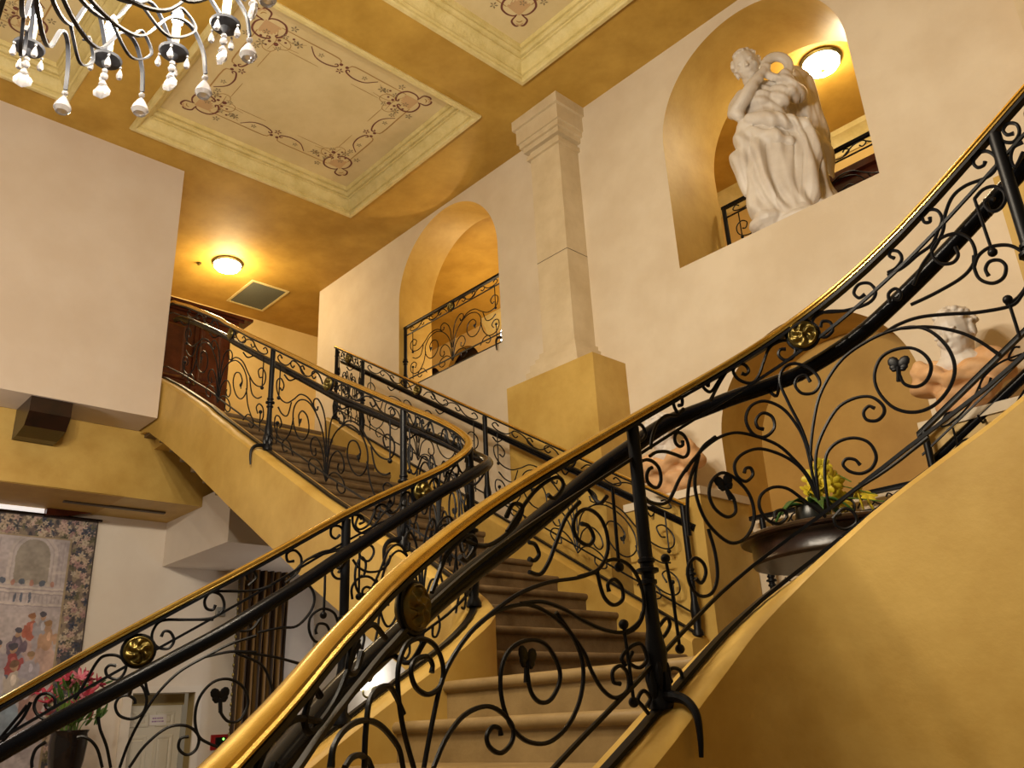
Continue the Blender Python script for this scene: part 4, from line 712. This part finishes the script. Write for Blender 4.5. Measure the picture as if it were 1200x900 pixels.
fig = [('b', P(0, 0, .05), (.42, .24, .08)), ('b', P(-.18, -.06, .10), (.18, .16, .10)), ('b', P(.26, 0, .12), (.22, .18, .12)), ('b', P(.05, -.1, .1), (.16, .16, .1)),
    ('t', [P(.02, .02, .08), P(.0, .02, .45), P(-.01, .02, .85), P(-.02, .02, 1.16)], (.27, .25, .23, .18)),
    ('t', [P(.10, -.14, .12), P(.16, -.17, .45), P(.22, -.14, .80), P(.10, -.05, .98)], (.10, .10, .12, .12)), ('t', [P(-.16, -.06, .1), P(-.17, -.08, .5), P(-.10, -.05, .95)], (.15, .14, .14)),
    ('t', [P(.34, .0, .08), P(.30, .0, .35), P(.22, .0, .8)], (.16, .12, .10)), ('t', [P(-.28, -.02, .45), P(-.30, -.04, .75), P(-.22, -.03, 1.12)], (.05, .10, .09)),
    ('t', [P(-.02, .02, 1.1), P(-.02, .02, 1.28), P(-.03, .03, 1.44)], (.175, .19, .17)), ('b', P(-.08, -.10, 1.32), (.11, .085, .11)), ('b', P(.08, -.11, 1.33), (.13, .09, .13)),
    ('b', P(-.03, .03, 1.48), (.21, .12, .10)), ('t', [P(-.05, 0, 1.48), P(-.10, -.02, 1.66)], (.095, .085)),
    ('t', [P(-.20, .0, 1.46), P(-.29, -.04, 1.32), P(-.29, -.10, 1.22)], (.085, .078, .068)), ('t', [P(-.29, -.10, 1.24), P(-.17, -.19, 1.40), P(-.02, -.20, 1.57)], (.066, .056, .042)),
    ('b', P(.0, -.20, 1.60), (.05, .035, .05)), ('b', P(.12, .02, 1.50), (.20, .14, .12)),
    ('t', [P(.21, .02, 1.47), P(.26, -.07, 1.36), P(.20, -.17, 1.36)], (.09, .085, .07)), ('t', [P(.20, -.17, 1.36), P(.17, -.19, 1.44), P(.15, -.19, 1.50)], (.06, .055, .05)),
    ('t', [P(-.20, -.14, 1.12), P(.0, -.22, 1.03), P(.2, -.18, .92), P(.27, -.12, .80)], (.05, .07, .07, .05)), ('t', [P(-.22, -.12, 1.02), P(-.06, -.20, .86), P(.1, -.2, .78)], (.04, .05, .03)),
    ('t', [P(.27, -.12, .86), P(.29, -.10, .6), P(.34, -.05, .3)], (.06, .07, .06))]
ring = [P(.10 + .095*math.cos(a), -.18, 1.60 + .105*math.sin(a)) for a in np.linspace(0, 2*PI, 20)]
fig.append(('t', ring, (.034, .034)))
for k in range(24):
    a = 2*PI*k/24; fig.append(('b', P(.10 + .115*math.cos(a), -.185, 1.60 + .125*math.sin(a)), (.036, .03, .04)))
fig += head_pieces(P(-.12, -.05, 1.76), .148, .35, .30, -.25)
wing = [('t', [P(.10, .14, 1.52), P(.20, .19, 1.72), P(.31, .20, 1.80), P(.40, .19, 1.74)], (.07, .085, .09, .07)), ('t', [P(.30, .19, 1.74), P(.36, .20, 1.4), P(.40, .19, 1.0)], (.10, .10, .06))]
for k in range(7):
    u = k/6; wing.append(('t', [P(.22 + .22*u, .19, 1.70), P(.26 + .20*u, .20, 1.30), P(.32 + .16*u, .19, .98 - .06*u), P(.40 + .08*u, .18, .86 - .24*u)], (.055, .055, .05, .025)))
sculpt(fig + wing, .0085, 'figure', M['marble'], t, 1, folds); rebase(t)
# two busts on wall pedestals
def bust(cx, cy, z, yaw, label, mirror=1):
    t = thing('bust', label, 'bust', (cx, cy, z), 'busts on the landing pedestals'); K = 1.14; Q = lambda x, y, w: (cx + x*mirror*K, cy + y*K, z + w*K)
    hd = head_pieces(Q(-.03, -.03, .50), .142, yaw, .25, 0, True)
    hd += [('t', [Q(0, .02, .34), Q(-.005, 0, .40), Q(-.02, 0, .46)], (.125, .10, .094)), ('b', Q(0, 0, .33), (.15, .11, .08))]
    sculpt(hd, .006, 'head', M['marble'], t, 2)
    def ff(co):
        x = (co[:,0]-cx)*mirror; w = co[:,2]-z
        return .014*np.sin(30*w + 16*x + 2*np.sin(9*x)) + .008*np.sin(55*w - 25*x)
    dr = [('b', Q(0, .02, .25), (.25, .14, .13)), ('b', Q(-.17, 0, .27), (.11, .12, .11)), ('b', Q(.17, 0, .28), (.12, .12, .11)), ('b', Q(0, -.02, .15), (.20, .12, .12)), ('t', [Q(-.2, -.03, .30), Q(0, -.13, .22), Q(.2, -.04, .34)], (.06, .05, .07)), ('t', [Q(.12, 0, .36), Q(.05, .1, .38), Q(-.12, .02, .36)], (.05, .05, .05))]
    sculpt(dr, .011, 'drapery', M['terracotta'], t, 2, ff)
    MB().lathe([(.13, 0), (.135, .02), (.12, .03), (.09, .045), (.075, .07), (.085, .09), (.10, .10), (.06, .12)], (cx, cy, z), 24).build('socle', M['marble'], t); rebase(t)
def pedestal(x0, x1, z, label):
    t = thing('pedestal', label, 'pedestal', ((x0+x1)/2, 5.55, 1.78), 'pedestals flanking the wall niche')
    MB().box((x0, 5.24, 1.779), (x1, 5.89, z - .06)).build('shaft', M['ochre'], t, smooth=False)
    MB().box((x0 - .015, 5.225, z - .06), (x1 + .015, 5.89, z)).build('cap', M['cream'], t, smooth=False); rebase(t)
pedestal(-4.2, -3.50, 3.13, 'ochre plaster pedestal under the bust nearer the pilaster'); pedestal(-1.86, -1.16, 3.16, 'ochre plaster pedestal under the bust that has its marble head in view')
bust(-3.92, 5.5, 3.13, .7, 'bust in terracotta drapery nearer the pilaster, head behind the nearest handrail'); bust(-1.64, 5.5, 3.16, -.30, 'bust with white marble head and terracotta drapery beside the arched niche', -1)
# ------------------------------------------------------------------ round table, orchid
TX, TY, TZ = -2.15, 4.56, 1.78
t = thing('pedestal_table', 'round dark wooden pedestal table on the stair landing under the yellow orchid', 'table', (TX, TY, TZ))
MB().lathe([(0, .655), (.53, .655), (.555, .66), (.56, .672), (.552, .685), (.54, .692), (0, .692)], (TX, TY, TZ), 56).build('table_top', M['dark_wood'], t)
MB().lathe([(.45, .53), (.50, .532), (.51, .545), (.50, .56), (.502, .64), (.51, .657), (0, .657), (0, .545), (.43, .54)], (TX, TY, TZ), 56).build('apron', M['dark_wood'], t)
MB().lathe([(.30, .545), (.20, .525), (.11, .495), (.075, .46), (.09, .42), (.16, .36), (.19, .30), (.17, .24), (.10, .19), (.085, .16), (.14, .12), (.16, .10)], (TX, TY, TZ), 30).build('pedestal', M['black_gloss'], t)
for k in range(4):
    a = PI/4 + k*PI/2; c, s_ = math.cos(a), math.sin(a)
    Pn = catmull([(TX + c*u, TY + s_*u, TZ + w) for u, w in ((.10, .16), (.24, .15), (.36, .07), (.44, .025), (.48, .03))], 5)
    MB().tube(Pn, np.linspace(.05, .026, len(Pn)), 10).build('foot', M['black_gloss'], t)
rebase(t)
OX, OY, OZ = TX - .10, TY - .12, TZ + .692
t = thing('orchid', 'yellow orchid in a dark pot on the round landing table', 'potted plant', (OX, OY, OZ))
MB().lathe([(.05, 0), (.075, .01), (.09, .05), (.095, .10), (.085, .14), (.09, .15), (.08, .15), (.07, .12)], (OX, OY, OZ), 20).build('pot', M['pot'], t)
for k in range(6):
    a = k*1.05 + .2; c, s_ = math.cos(a), math.sin(a); mb = MB(); V = []
    for i in range(9):
        u = i/8; w = .038*math.sin(PI*min(1, u*.9+.1)); x = .02 + .20*u; z = .14 + .16*u - .22*u*u
        for g in (-1, 0, 1): V.append((OX + c*x - s_*w*g, OY + s_*x + c*w*g, OZ + z - .012*abs(g)*-1))
    F = [(i*3+j, i*3+j+1, i*3+j+4, i*3+j+3) for i in range(8) for j in range(2)]
    o = mb.add(V, F).build('leaf', M['leaf'], t); md = o.modifiers.new('th', 'SOLIDIFY'); md.thickness = .004
rr = random.Random(3)
for k, (dx, dy, hh) in enumerate(((.20, .20, .26), (.14, .12, .36), (.06, .10, .32), (.25, .16, .18))):
    Pn = catmull([(OX, OY, OZ + .13), (OX + dx*.1, OY + dy*.1, OZ + hh*.75), (OX + dx*.5, OY + dy*.5, OZ + hh), (OX + dx*1.3, OY + dy*1.3, OZ + hh*.75)], 6)
    MB().tube(Pn, .0035, 6).build('stem', M['stem'], t)
    for i in range(8):
        q = Pn[int(7 + i*(len(Pn) - 8)/8)]; mb = MB(); c = Vector(q) + Vector((rr.uniform(-.03, .03), rr.uniform(-.03, .03), rr.uniform(-.035, .02))); rot = Matrix.Rotation(rr.uniform(0, 6), 3, 'Z') @ Matrix.Rotation(rr.uniform(.6, 1.6), 3, 'X')
        for j in range(5):
            a = 2*PI*j/5; p = rot @ Vector((.026*math.cos(a), .026*math.sin(a), 0)); mb.ball(tuple(c + p), (.030, .021, .006), 8, 4, rot @ Matrix.Rotation(a, 3, 'Z'))
        mb.ball(tuple(c), .007, 6, 4); mb.build('blossom', M['yellow'], t)
rebase(t)
# ------------------------------------------------------------------ tapestry
def noise2(u, v, f, seed):
    r = np.random.default_rng(seed); g = r.random((64, 64)); x = u*f; y = v*f; i = np.floor(x).astype(int); j = np.floor(y).astype(int); a = x - i; b = y - j; a = a*a*(3-2*a); b = b*b*(3-2*b)
    G = lambda p, q: g[p % 64, q % 64]
    return (G(i, j)*(1-a) + G(i+1, j)*a)*(1-b) + (G(i, j+1)*(1-a) + G(i+1, j+1)*a)*b
def tapestry_colour(y, z):
    """y across, z up, metres from the upper right corner (both <= 0)"""
    n = len(y); C = np.empty((n, 3)); base = np.array([.47, .415, .43]); n1 = noise2(y + 9, z + 9, 3., 1); n3 = noise2(y + 9, z + 9, 40., 5); n2 = noise2(y + 9, z + 9, 11., 2); n4 = noise2(y + 9, z + 9, 24., 8)
    C[:] = base*(.62 + .3*n1 + .22*n2 + .3*n3)[:, None]
    def put(m, col, k=1.):
        m = np.clip(m*k, 0, 1)[:, None]; C[:] = C*(1-m) + np.array(col)*m*(.75 + .3*n2 + .25*n3)[:, None]
    Y = y + .012*(n4 - .5); Z = z + .012*(noise2(y + 9, z + 9, 24., 9) - .5); box = lambda a, b, c, d: ((Y > a) & (Y < b) & (Z > c) & (Z < d)).astype(float)
    cx, cz = -.60, -.42
    arch_ = lambda R: ((((Y-cx)**2 + (Z-cz)**2 < R*R) & (Z > cz)) | ((abs(Y-cx) < R) & (Z <= cz) & (Z > -.72))).astype(float)
    put(arch_(.235), (.52, .46, .45), .8); put(arch_(.205), (.36, .31, .33), .6); put(arch_(.19), (.50, .45, .45), .8); put(arch_(.165), (.30, .265, .225), .9)
    for x in (-1.1, -1.02, -.94, -.355, -.315): put(box(x, x+.014, -.72, -.26), (.34, .29, .31), .6)
    for x in (-1.0, -.33): put(box(x - .05, x + .07, -.60, -.57), (.54, .48, .46), .7)
    for zc in (-.76, -.80, -.925): put(box(-2.5, -.25, zc - .012, zc + .010), (.56, .50, .48), .9); put(box(-2.5, -.25, zc - .024, zc - .012), (.30, .26, .29), .7)
    for k in range(52): x = -2.3 + k*.04; put(box(x, x + .014, -.905, -.815), (.32, .285, .31), .55)
    def blob(a, b, ra, rb, col, k=.95): put((((Y-a)/ra)**2 + ((Z-b)/rb)**2 < 1 + .9*(n4-.5)).astype(float), col, k)
    for a in (-.68, -.48, -.86, -1.3): blob(a, -.70, .035, .035, (.10, .12, .17)); blob(a + .06, -.71, .03, .03, (.48, .42, .38)); blob(a + .1, -.71, .02, .03, (.42, .22, .18))
    for a in (-.72, -.66, -.58): blob(a, -.86, .014, .05, (.12, .14, .20))
    put(box(-2.5, -.25, -1.02, -.95), (.40, .35, .38), .4)
    def person(a, b, s_, head, hair, coat, skirt):
        blob(a, b - .30*s_, .085*s_, .20*s_, skirt); blob(a + .04*s_, b - .34*s_, .05*s_, .16*s_, [c*1.15 for c in skirt], .7); blob(a, b - .13*s_, .055*s_, .10*s_, coat); blob(a - .06*s_, b - .14*s_, .025*s_, .07*s_, coat); blob(a + .065*s_, b - .12*s_, .025*s_, .06*s_, coat)
        blob(a, b, .028*s_, .036*s_, head); blob(a - .005, b + .022*s_, .034*s_, .028*s_, hair); blob(a + .01, b - .10*s_, .02*s_, .04*s_, [min(1, c*1.6 + .08) for c in coat], .6)
    tan, dark = (.46, .29, .19), (.07, .07, .10)
    for q in ((-.52, -1.06, 1., tan, (.30, .14, .07), (.42, .13, .09), (.44, .33, .33)), (-.42, -1.04, 1., tan, dark, (.34, .33, .38), (.40, .36, .40)), (-.355, -1.13, 1.1, tan, (.34, .20, .10), (.48, .30, .20), (.50, .35, .31)),
        (-.63, -1.21, 1.1, tan, dark, (.16, .12, .17), (.30, .27, .33)), (-.65, -1.37, 1.2, tan, dark, (.36, .08, .08), (.12, .13, .20)), (-.62, -1.54, 1.3, tan, (.2, .12, .08), (.52, .46, .42), (.22, .28, .36)), (-.80, -1.34, 1.2, tan, dark, (.40, .36, .42), (.44, .42, .48)),
        (-.83, -1.66, 1.3, tan, (.25, .12, .08), (.46, .10, .09), (.48, .30, .24)), (-.48, -1.44, 1.1, tan, (.3, .2, .12), (.40, .37, .44), (.46, .42, .44)), (-1.0, -1.2, 1., tan, dark, (.30, .30, .38), (.42, .38, .40)), (-1.12, -1.48, 1.2, tan, dark, (.42, .16, .12), (.44, .36, .32)), (-1.4, -1.3, 1.1, tan, dark, (.36, .32, .22), (.40, .34, .36)), (-1.7, -1.45, 1.2, tan, dark, (.20, .22, .32), (.42, .38, .40)), (-.42, -1.75, 1.3, tan, dark, (.30, .18, .16), (.36, .32, .34))): person(*q)
    d = np.minimum(-y, -z*1.1); bm = (d < .25).astype(float); put(bm, (.13, .10, .095), .96); put(bm*(n4 > .6), (.30, .24, .17), .7); put(bm*(n4 < .3), (.04, .045, .06), .8)
    r2 = np.random.default_rng(4)
    for k in range(430):
        if r2.random() < .6: a, b = -r2.uniform(.02, .23), -r2.uniform(.02, 2.9)
        else: a, b = -r2.uniform(.02, 2.5), -r2.uniform(.02, .21)
        col = [(.50, .42, .33), (.46, .36, .27), (.36, .22, .22), (.05, .06, .10), (.14, .13, .08), (.50, .36, .31), (.06, .07, .09)][r2.integers(7)]; q = r2.uniform(.016, .05); w = r2.uniform(0, 6.3); ang = np.arctan2(z - b, y - a)
        rr_ = np.hypot(y - a, z - b)/q; m = ((rr_ < .75 + .28*np.cos(5*ang + w) + .5*(n4 - .5)) & (bm > 0)).astype(float); put(m, col, .9)
        put(((rr_ < .26) & (bm > 0)).astype(float), [c*.45 for c in col], .7)
    put(((d < .262) & (d > .243)).astype(float), (.36, .28, .18), .9); put((d < .014).astype(float), (.06, .045, .04), .95)
    return np.clip(C, 0, 1)
t = thing('tapestry', 'large woven tapestry of figures before an arched palace with a dark floral border', 'tapestry', (-9.97, 1.9, 1.0))
ny, nz = 360, 480; yy = np.linspace(-1.9, 0, ny); zz = np.linspace(-2.6, 0, nz); YY, ZZ = np.meshgrid(yy, zz); wv = .008*np.sin(YY*5) + .004*np.sin(ZZ*3 + YY)
V = np.stack([-9.972 + wv.ravel(), 3.12 + YY.ravel(), 3.86 + ZZ.ravel()], 1)
me = bpy.data.meshes.new('cloth'); fs = [(k*ny+j, k*ny+j+1, (k+1)*ny+j+1, (k+1)*ny+j) for k in range(nz-1) for j in range(ny-1)]; me.from_pydata(V.tolist(), [], fs)
ca = me.color_attributes.new('weave', 'FLOAT_COLOR', 'POINT'); cc = np.ones((ny*nz, 4)); cc[:, :3] = tapestry_colour(YY.ravel(), ZZ.ravel()); ca.data.foreach_set('color', cc.ravel()); me.materials.append(M['tapestry']); me.shade_smooth()
o = bpy.data.objects.new('cloth', me); COL.objects.link(o); o.parent = t
md = o.modifiers.new('th', 'SOLIDIFY'); md.thickness = .008; md.offset = 0
MB().tube([(-9.95, 1.15, 3.87), (-9.95, 3.15, 3.87)], .014, 8).build('rod', M['dark_wood'], t); rebase(t)
# ------------------------------------------------------------------ vase of flowers on a stand
VX, VY = -8.8, 2.74
t = thing('plant_stand', 'tall dark wooden stand carrying the vase of pink lilies', 'stand', (VX, VY, 0))
MB().lathe([(.20, 0), (.20, .04), (.10, .07), (.06, .2), (.07, .6), (.05, .9), (.09, .98), (.19, 1.0), (.19, 1.03)], (VX, VY, 0), 24).build('pedestal', M['dark_wood'], t); rebase(t)
t = thing('flower_vase', 'dark vase of pink lilies standing before the tapestry', 'vase of flowers', (VX, VY, 1.03))
MB().lathe([(.06, 0), (.08, .02), (.07, .06), (.10, .20), (.145, .40), (.16, .55), (.15, .63), (.165, .66), (.15, .66), (.13, .60)], (VX, VY, 1.03), 26).build('vase', M['black_gloss'], t)
rr = random.Random(11); gr = MB(); 
for k in range(46):
    a = rr.uniform(0, 2*PI); rad = rr.uniform(.02, .30); h = rr.uniform(.10, .50)*(1 - rad*.7); top = (VX + rad*math.cos(a), VY + rad*math.sin(a), 1.69 + h)
    P_ = catmull([(VX + .05*math.cos(a), VY + .05*math.sin(a), 1.6), (VX + .5*rad*math.cos(a), VY + .5*rad*math.sin(a), 1.69 + h*.6), top], 5)
    MB().tube(P_, .004, 5).build('stem', M['stem'], t) if k < 30 else None
    rot = Matrix.Rotation(a, 3, 'Z') @ Matrix.Rotation(rr.uniform(.3, 1.3), 3, 'Y')
    if k % 3 == 0:   # leaf spray
        mb = MB()
        for j in range(5): mb.ball((top[0] + rr.uniform(-.05, .05), top[1] + rr.uniform(-.05, .05), top[2] + rr.uniform(-.06, .06)), (.012, .016, .06), 6, 5, rot)
        mb.build('leaf_spray', M['leaf'] if k % 2 else M['stem'], t)
    elif k < 30:     # lily
        mb = MB()
        for j in range(6):
            b = 2*PI*j/6; p = rot @ Vector((.045*math.cos(b), .045*math.sin(b), .03)); mb.ball((top[0] + p.x, top[1] + p.y, top[2] + p.z), (.052, .019, .007), 8, 5, rot @ Matrix.Rotation(b, 3, 'Z') @ Matrix.Rotation(-.55, 3, 'Y'))
        mb.build('lily', M['pink'] if k % 2 else M['deep_pink'], t)
    else:
        MB().ball(top, (.018, .018, .045), 8, 6, rot).build('bud', M['pink'] if k % 2 else M['stem'], t)
rebase(t)
# ------------------------------------------------------------------ chandelier
HX, HY, HZ = -2.53, .32, 4.21
t = thing('chandelier', 'pewter chandelier with lit candle bulbs and hanging crystal drops', 'chandelier', (HX, HY, HZ - .35))
MB().lathe([(.0, -.30), (.03, -.28), (.05, -.22), (.035, -.16), (.10, -.08), (.13, .0), (.10, .08), (.04, .14), (.03, .5), (.05, .55), (.09, .62), (.05, .7), (.025, .74), (.025, 1.2)], (HX, HY, HZ), 24).build('hub', M['pewter'], t)
MB().tube([(HX, HY, HZ + 1.2), (HX, HY, H + .1)], .012, 8).build('chain', M['pewter'], t)
def ribbon(mb, P, w, th):   # flat hammered strip
    P = catmull(P, 7); T = np.gradient(P, axis=0); T /= np.linalg.norm(T, axis=1)[:, None]; n = len(P); V = []
    for p, d in zip(P, T):
        s_ = np.array([0, 1., 0]); u = np.cross(d, s_); V += [p + s_*w/2 + u*th/2, p - s_*w/2 + u*th/2, p - s_*w/2 - u*th/2, p + s_*w/2 - u*th/2]
    F = [(i*4+j, i*4+(j+1) % 4, (i+1)*4+(j+1) % 4, (i+1)*4+j) for i in range(n-1) for j in range(4)] + [(0, 1, 2, 3), tuple(range(4*n-4, 4*n))]
    mb.add(V, F)
def pear(mb, c, r, h, n=8):
    mb.lathe([(.0, 0), (r*.7, h*.06), (r, h*.25), (r*.92, h*.42), (r*.5, h*.75), (r*.14, h*.97), (.0, h)], (c[0], c[1], c[2] - h), n)
NA = 16; RC = .74
arm0 = None; protos = []
def make_arm():
    a = MB(); ribbon(a, [(.10, 0, .0), (.24, 0, -.16), (.40, 0, -.13), (.50, 0, .06), (.60, 0, .13), (.70, 0, .06), (RC, 0, -.005)], .016, .009)
    ribbon(a, [(.40, 0, -.13), (.52, 0, -.20), (.62, 0, -.10), (.56, 0, -.04), (.52, 0, -.09)], .012, .007)
    arm = a.build('arm', M['pewter'])
    cu = MB(); cu.lathe([(.0, -.03), (.012, -.02), (.02, -.005), (.055, .006), (.06, .016), (.02, .012), (.018, .03)], (RC, 0, .0), 18); cu.build('cup', M['pewter'], arm)
    MB().lathe([(.0165, 0), (.0165, .125), (.012, .13)], (RC, 0, .02), 12).build('candle', M['candle'], arm)
    MB().lathe([(.008, 0), (.021, .02), (.025, .042), (.018, .07), (.005, .10), (.0, .105)], (RC, 0, .15), 12).build('bulb', M['bulb'], arm)
    for k in range(4):
        b = k*PI/2 + .5; d = MB(); x, y = RC + .055*math.cos(b), .055*math.sin(b); d.ball((x, y, -.004), .006, 6, 4); pear(d, (x, y, -.01), .013, .055); d.build('crystal_drop', M['crystal'], arm)
    d = MB(); d.ball((RC, 0, -.045), .012, 8, 6); d.ball((RC, 0, -.072), (.016, .016, .018), 8, 6); pear(d, (RC, 0, -.09), .018, .04); 
    n = 12; V = []
    for z, r in ((-.12, .016), (-.145, .032), (-.168, .030), (-.185, .004)):
        for j in range(n): q = 2*PI*j/n; V.append((RC + r*math.cos(q)*(1.08 if j % 2 else .9)*.45, r*math.sin(q)*(1.08 if j % 2 else .9), z))
    d.add(V, [(i*n+j, i*n+(j+1) % n, (i+1)*n+(j+1) % n, (i+1)*n+j) for i in range(3) for j in range(n)]); d.build('crystal_pendant', M['crystal'], arm)
    return arm
def make_spur():
    a = MB(); ribbon(a, [(.10, 0, -.06), (.28, 0, -.18), (.46, 0, -.17), (.58, 0, .02), (.68, 0, .06), (.75, 0, -.01), (.775, 0, -.11)], .016, .008)
    sp_ = a.build('spur', M['pewter'])
    d = MB(); d.ball((.775, 0, -.128), .013, 8, 6); pear(d, (.775, 0, -.138), .034, .088, 12); d.build('crystal_pear', M['crystal'], sp_)
    return sp_
arm0 = make_arm(); spur0 = make_spur()
for k in range(NA):
    th = math.radians(165 - 22.5*k); 
    for src, off, dz in ((arm0, 0, 0), (spur0, math.radians(11.25), -.02)):
        o = src if k == 0 else copy_tree(src)
        o.matrix_world = Matrix.Translation((HX, HY, HZ + dz)) @ Matrix.Rotation(th + off, 4, 'Z'); o.parent = t
rebase_done = None
for c in t.children: c.matrix_parent_inverse = Matrix.Translation(t.location).inverted()
for k in range(8):
    th = 2*PI*k/8; l = bpy.data.lights.new('candle_lamp', 'POINT'); l.energy = CH_W; l.color = (1., .85, .64); l.shadow_soft_size = .06
    lo = bpy.data.objects.new('candle_lamp', l); COL.objects.link(lo); lo.location = (HX + .74*math.cos(th), HY + .74*math.sin(th), HZ + .34)
# added glowing cylinder standing in for the brightly lit jamb beside the smaller opening
t = thing('jamb_glow', 'small glowing white cylinder standing in for the lit jamb at the lower corner of the smaller arched opening', 'glowing stand-in', (-6.40, 6.10, 5.46))
MB().lathe([(.07, 0), (.07, .02), (.05, .03)], (-6.40, 6.12, 5.46), 16).build('base', M['iron'], t)
MB().lathe([(.045, 0), (.055, .03), (.055, .22), (.045, .25)], (-6.40, 6.12, 5.49), 16).build('shade', M['sconce_glow'], t); rebase(t)
l = bpy.data.lights.new('jamb_fill', 'POINT'); l.energy = 12; l.color = (1., .86, .62); l.shadow_soft_size = .06  # added fill that brightens the jamb and the ceiling behind it
lo = bpy.data.objects.new('jamb_fill', l); COL.objects.link(lo); lo.location = (-6.55, 6.35, 5.75)
# ------------------------------------------------------------------ light of the place
w = bpy.data.worlds.new('room_air'); SC.world = w; w.use_nodes = True
w.node_tree.nodes['Background'].inputs['Color'].default_value = (1., .78, .50, 1); w.node_tree.nodes['Background'].inputs['Strength'].default_value = WORLD
SC.view_settings.view_transform = 'Standard'; SC.view_settings.look = 'None'; SC.view_settings.gamma = 1; SC.view_settings.use_curve_mapping = False
SC.view_settings.exposure = EXPO
SC.cycles.use_denoising = True; SC.cycles.max_bounces = 6; SC.cycles.sample_clamp_indirect = 6
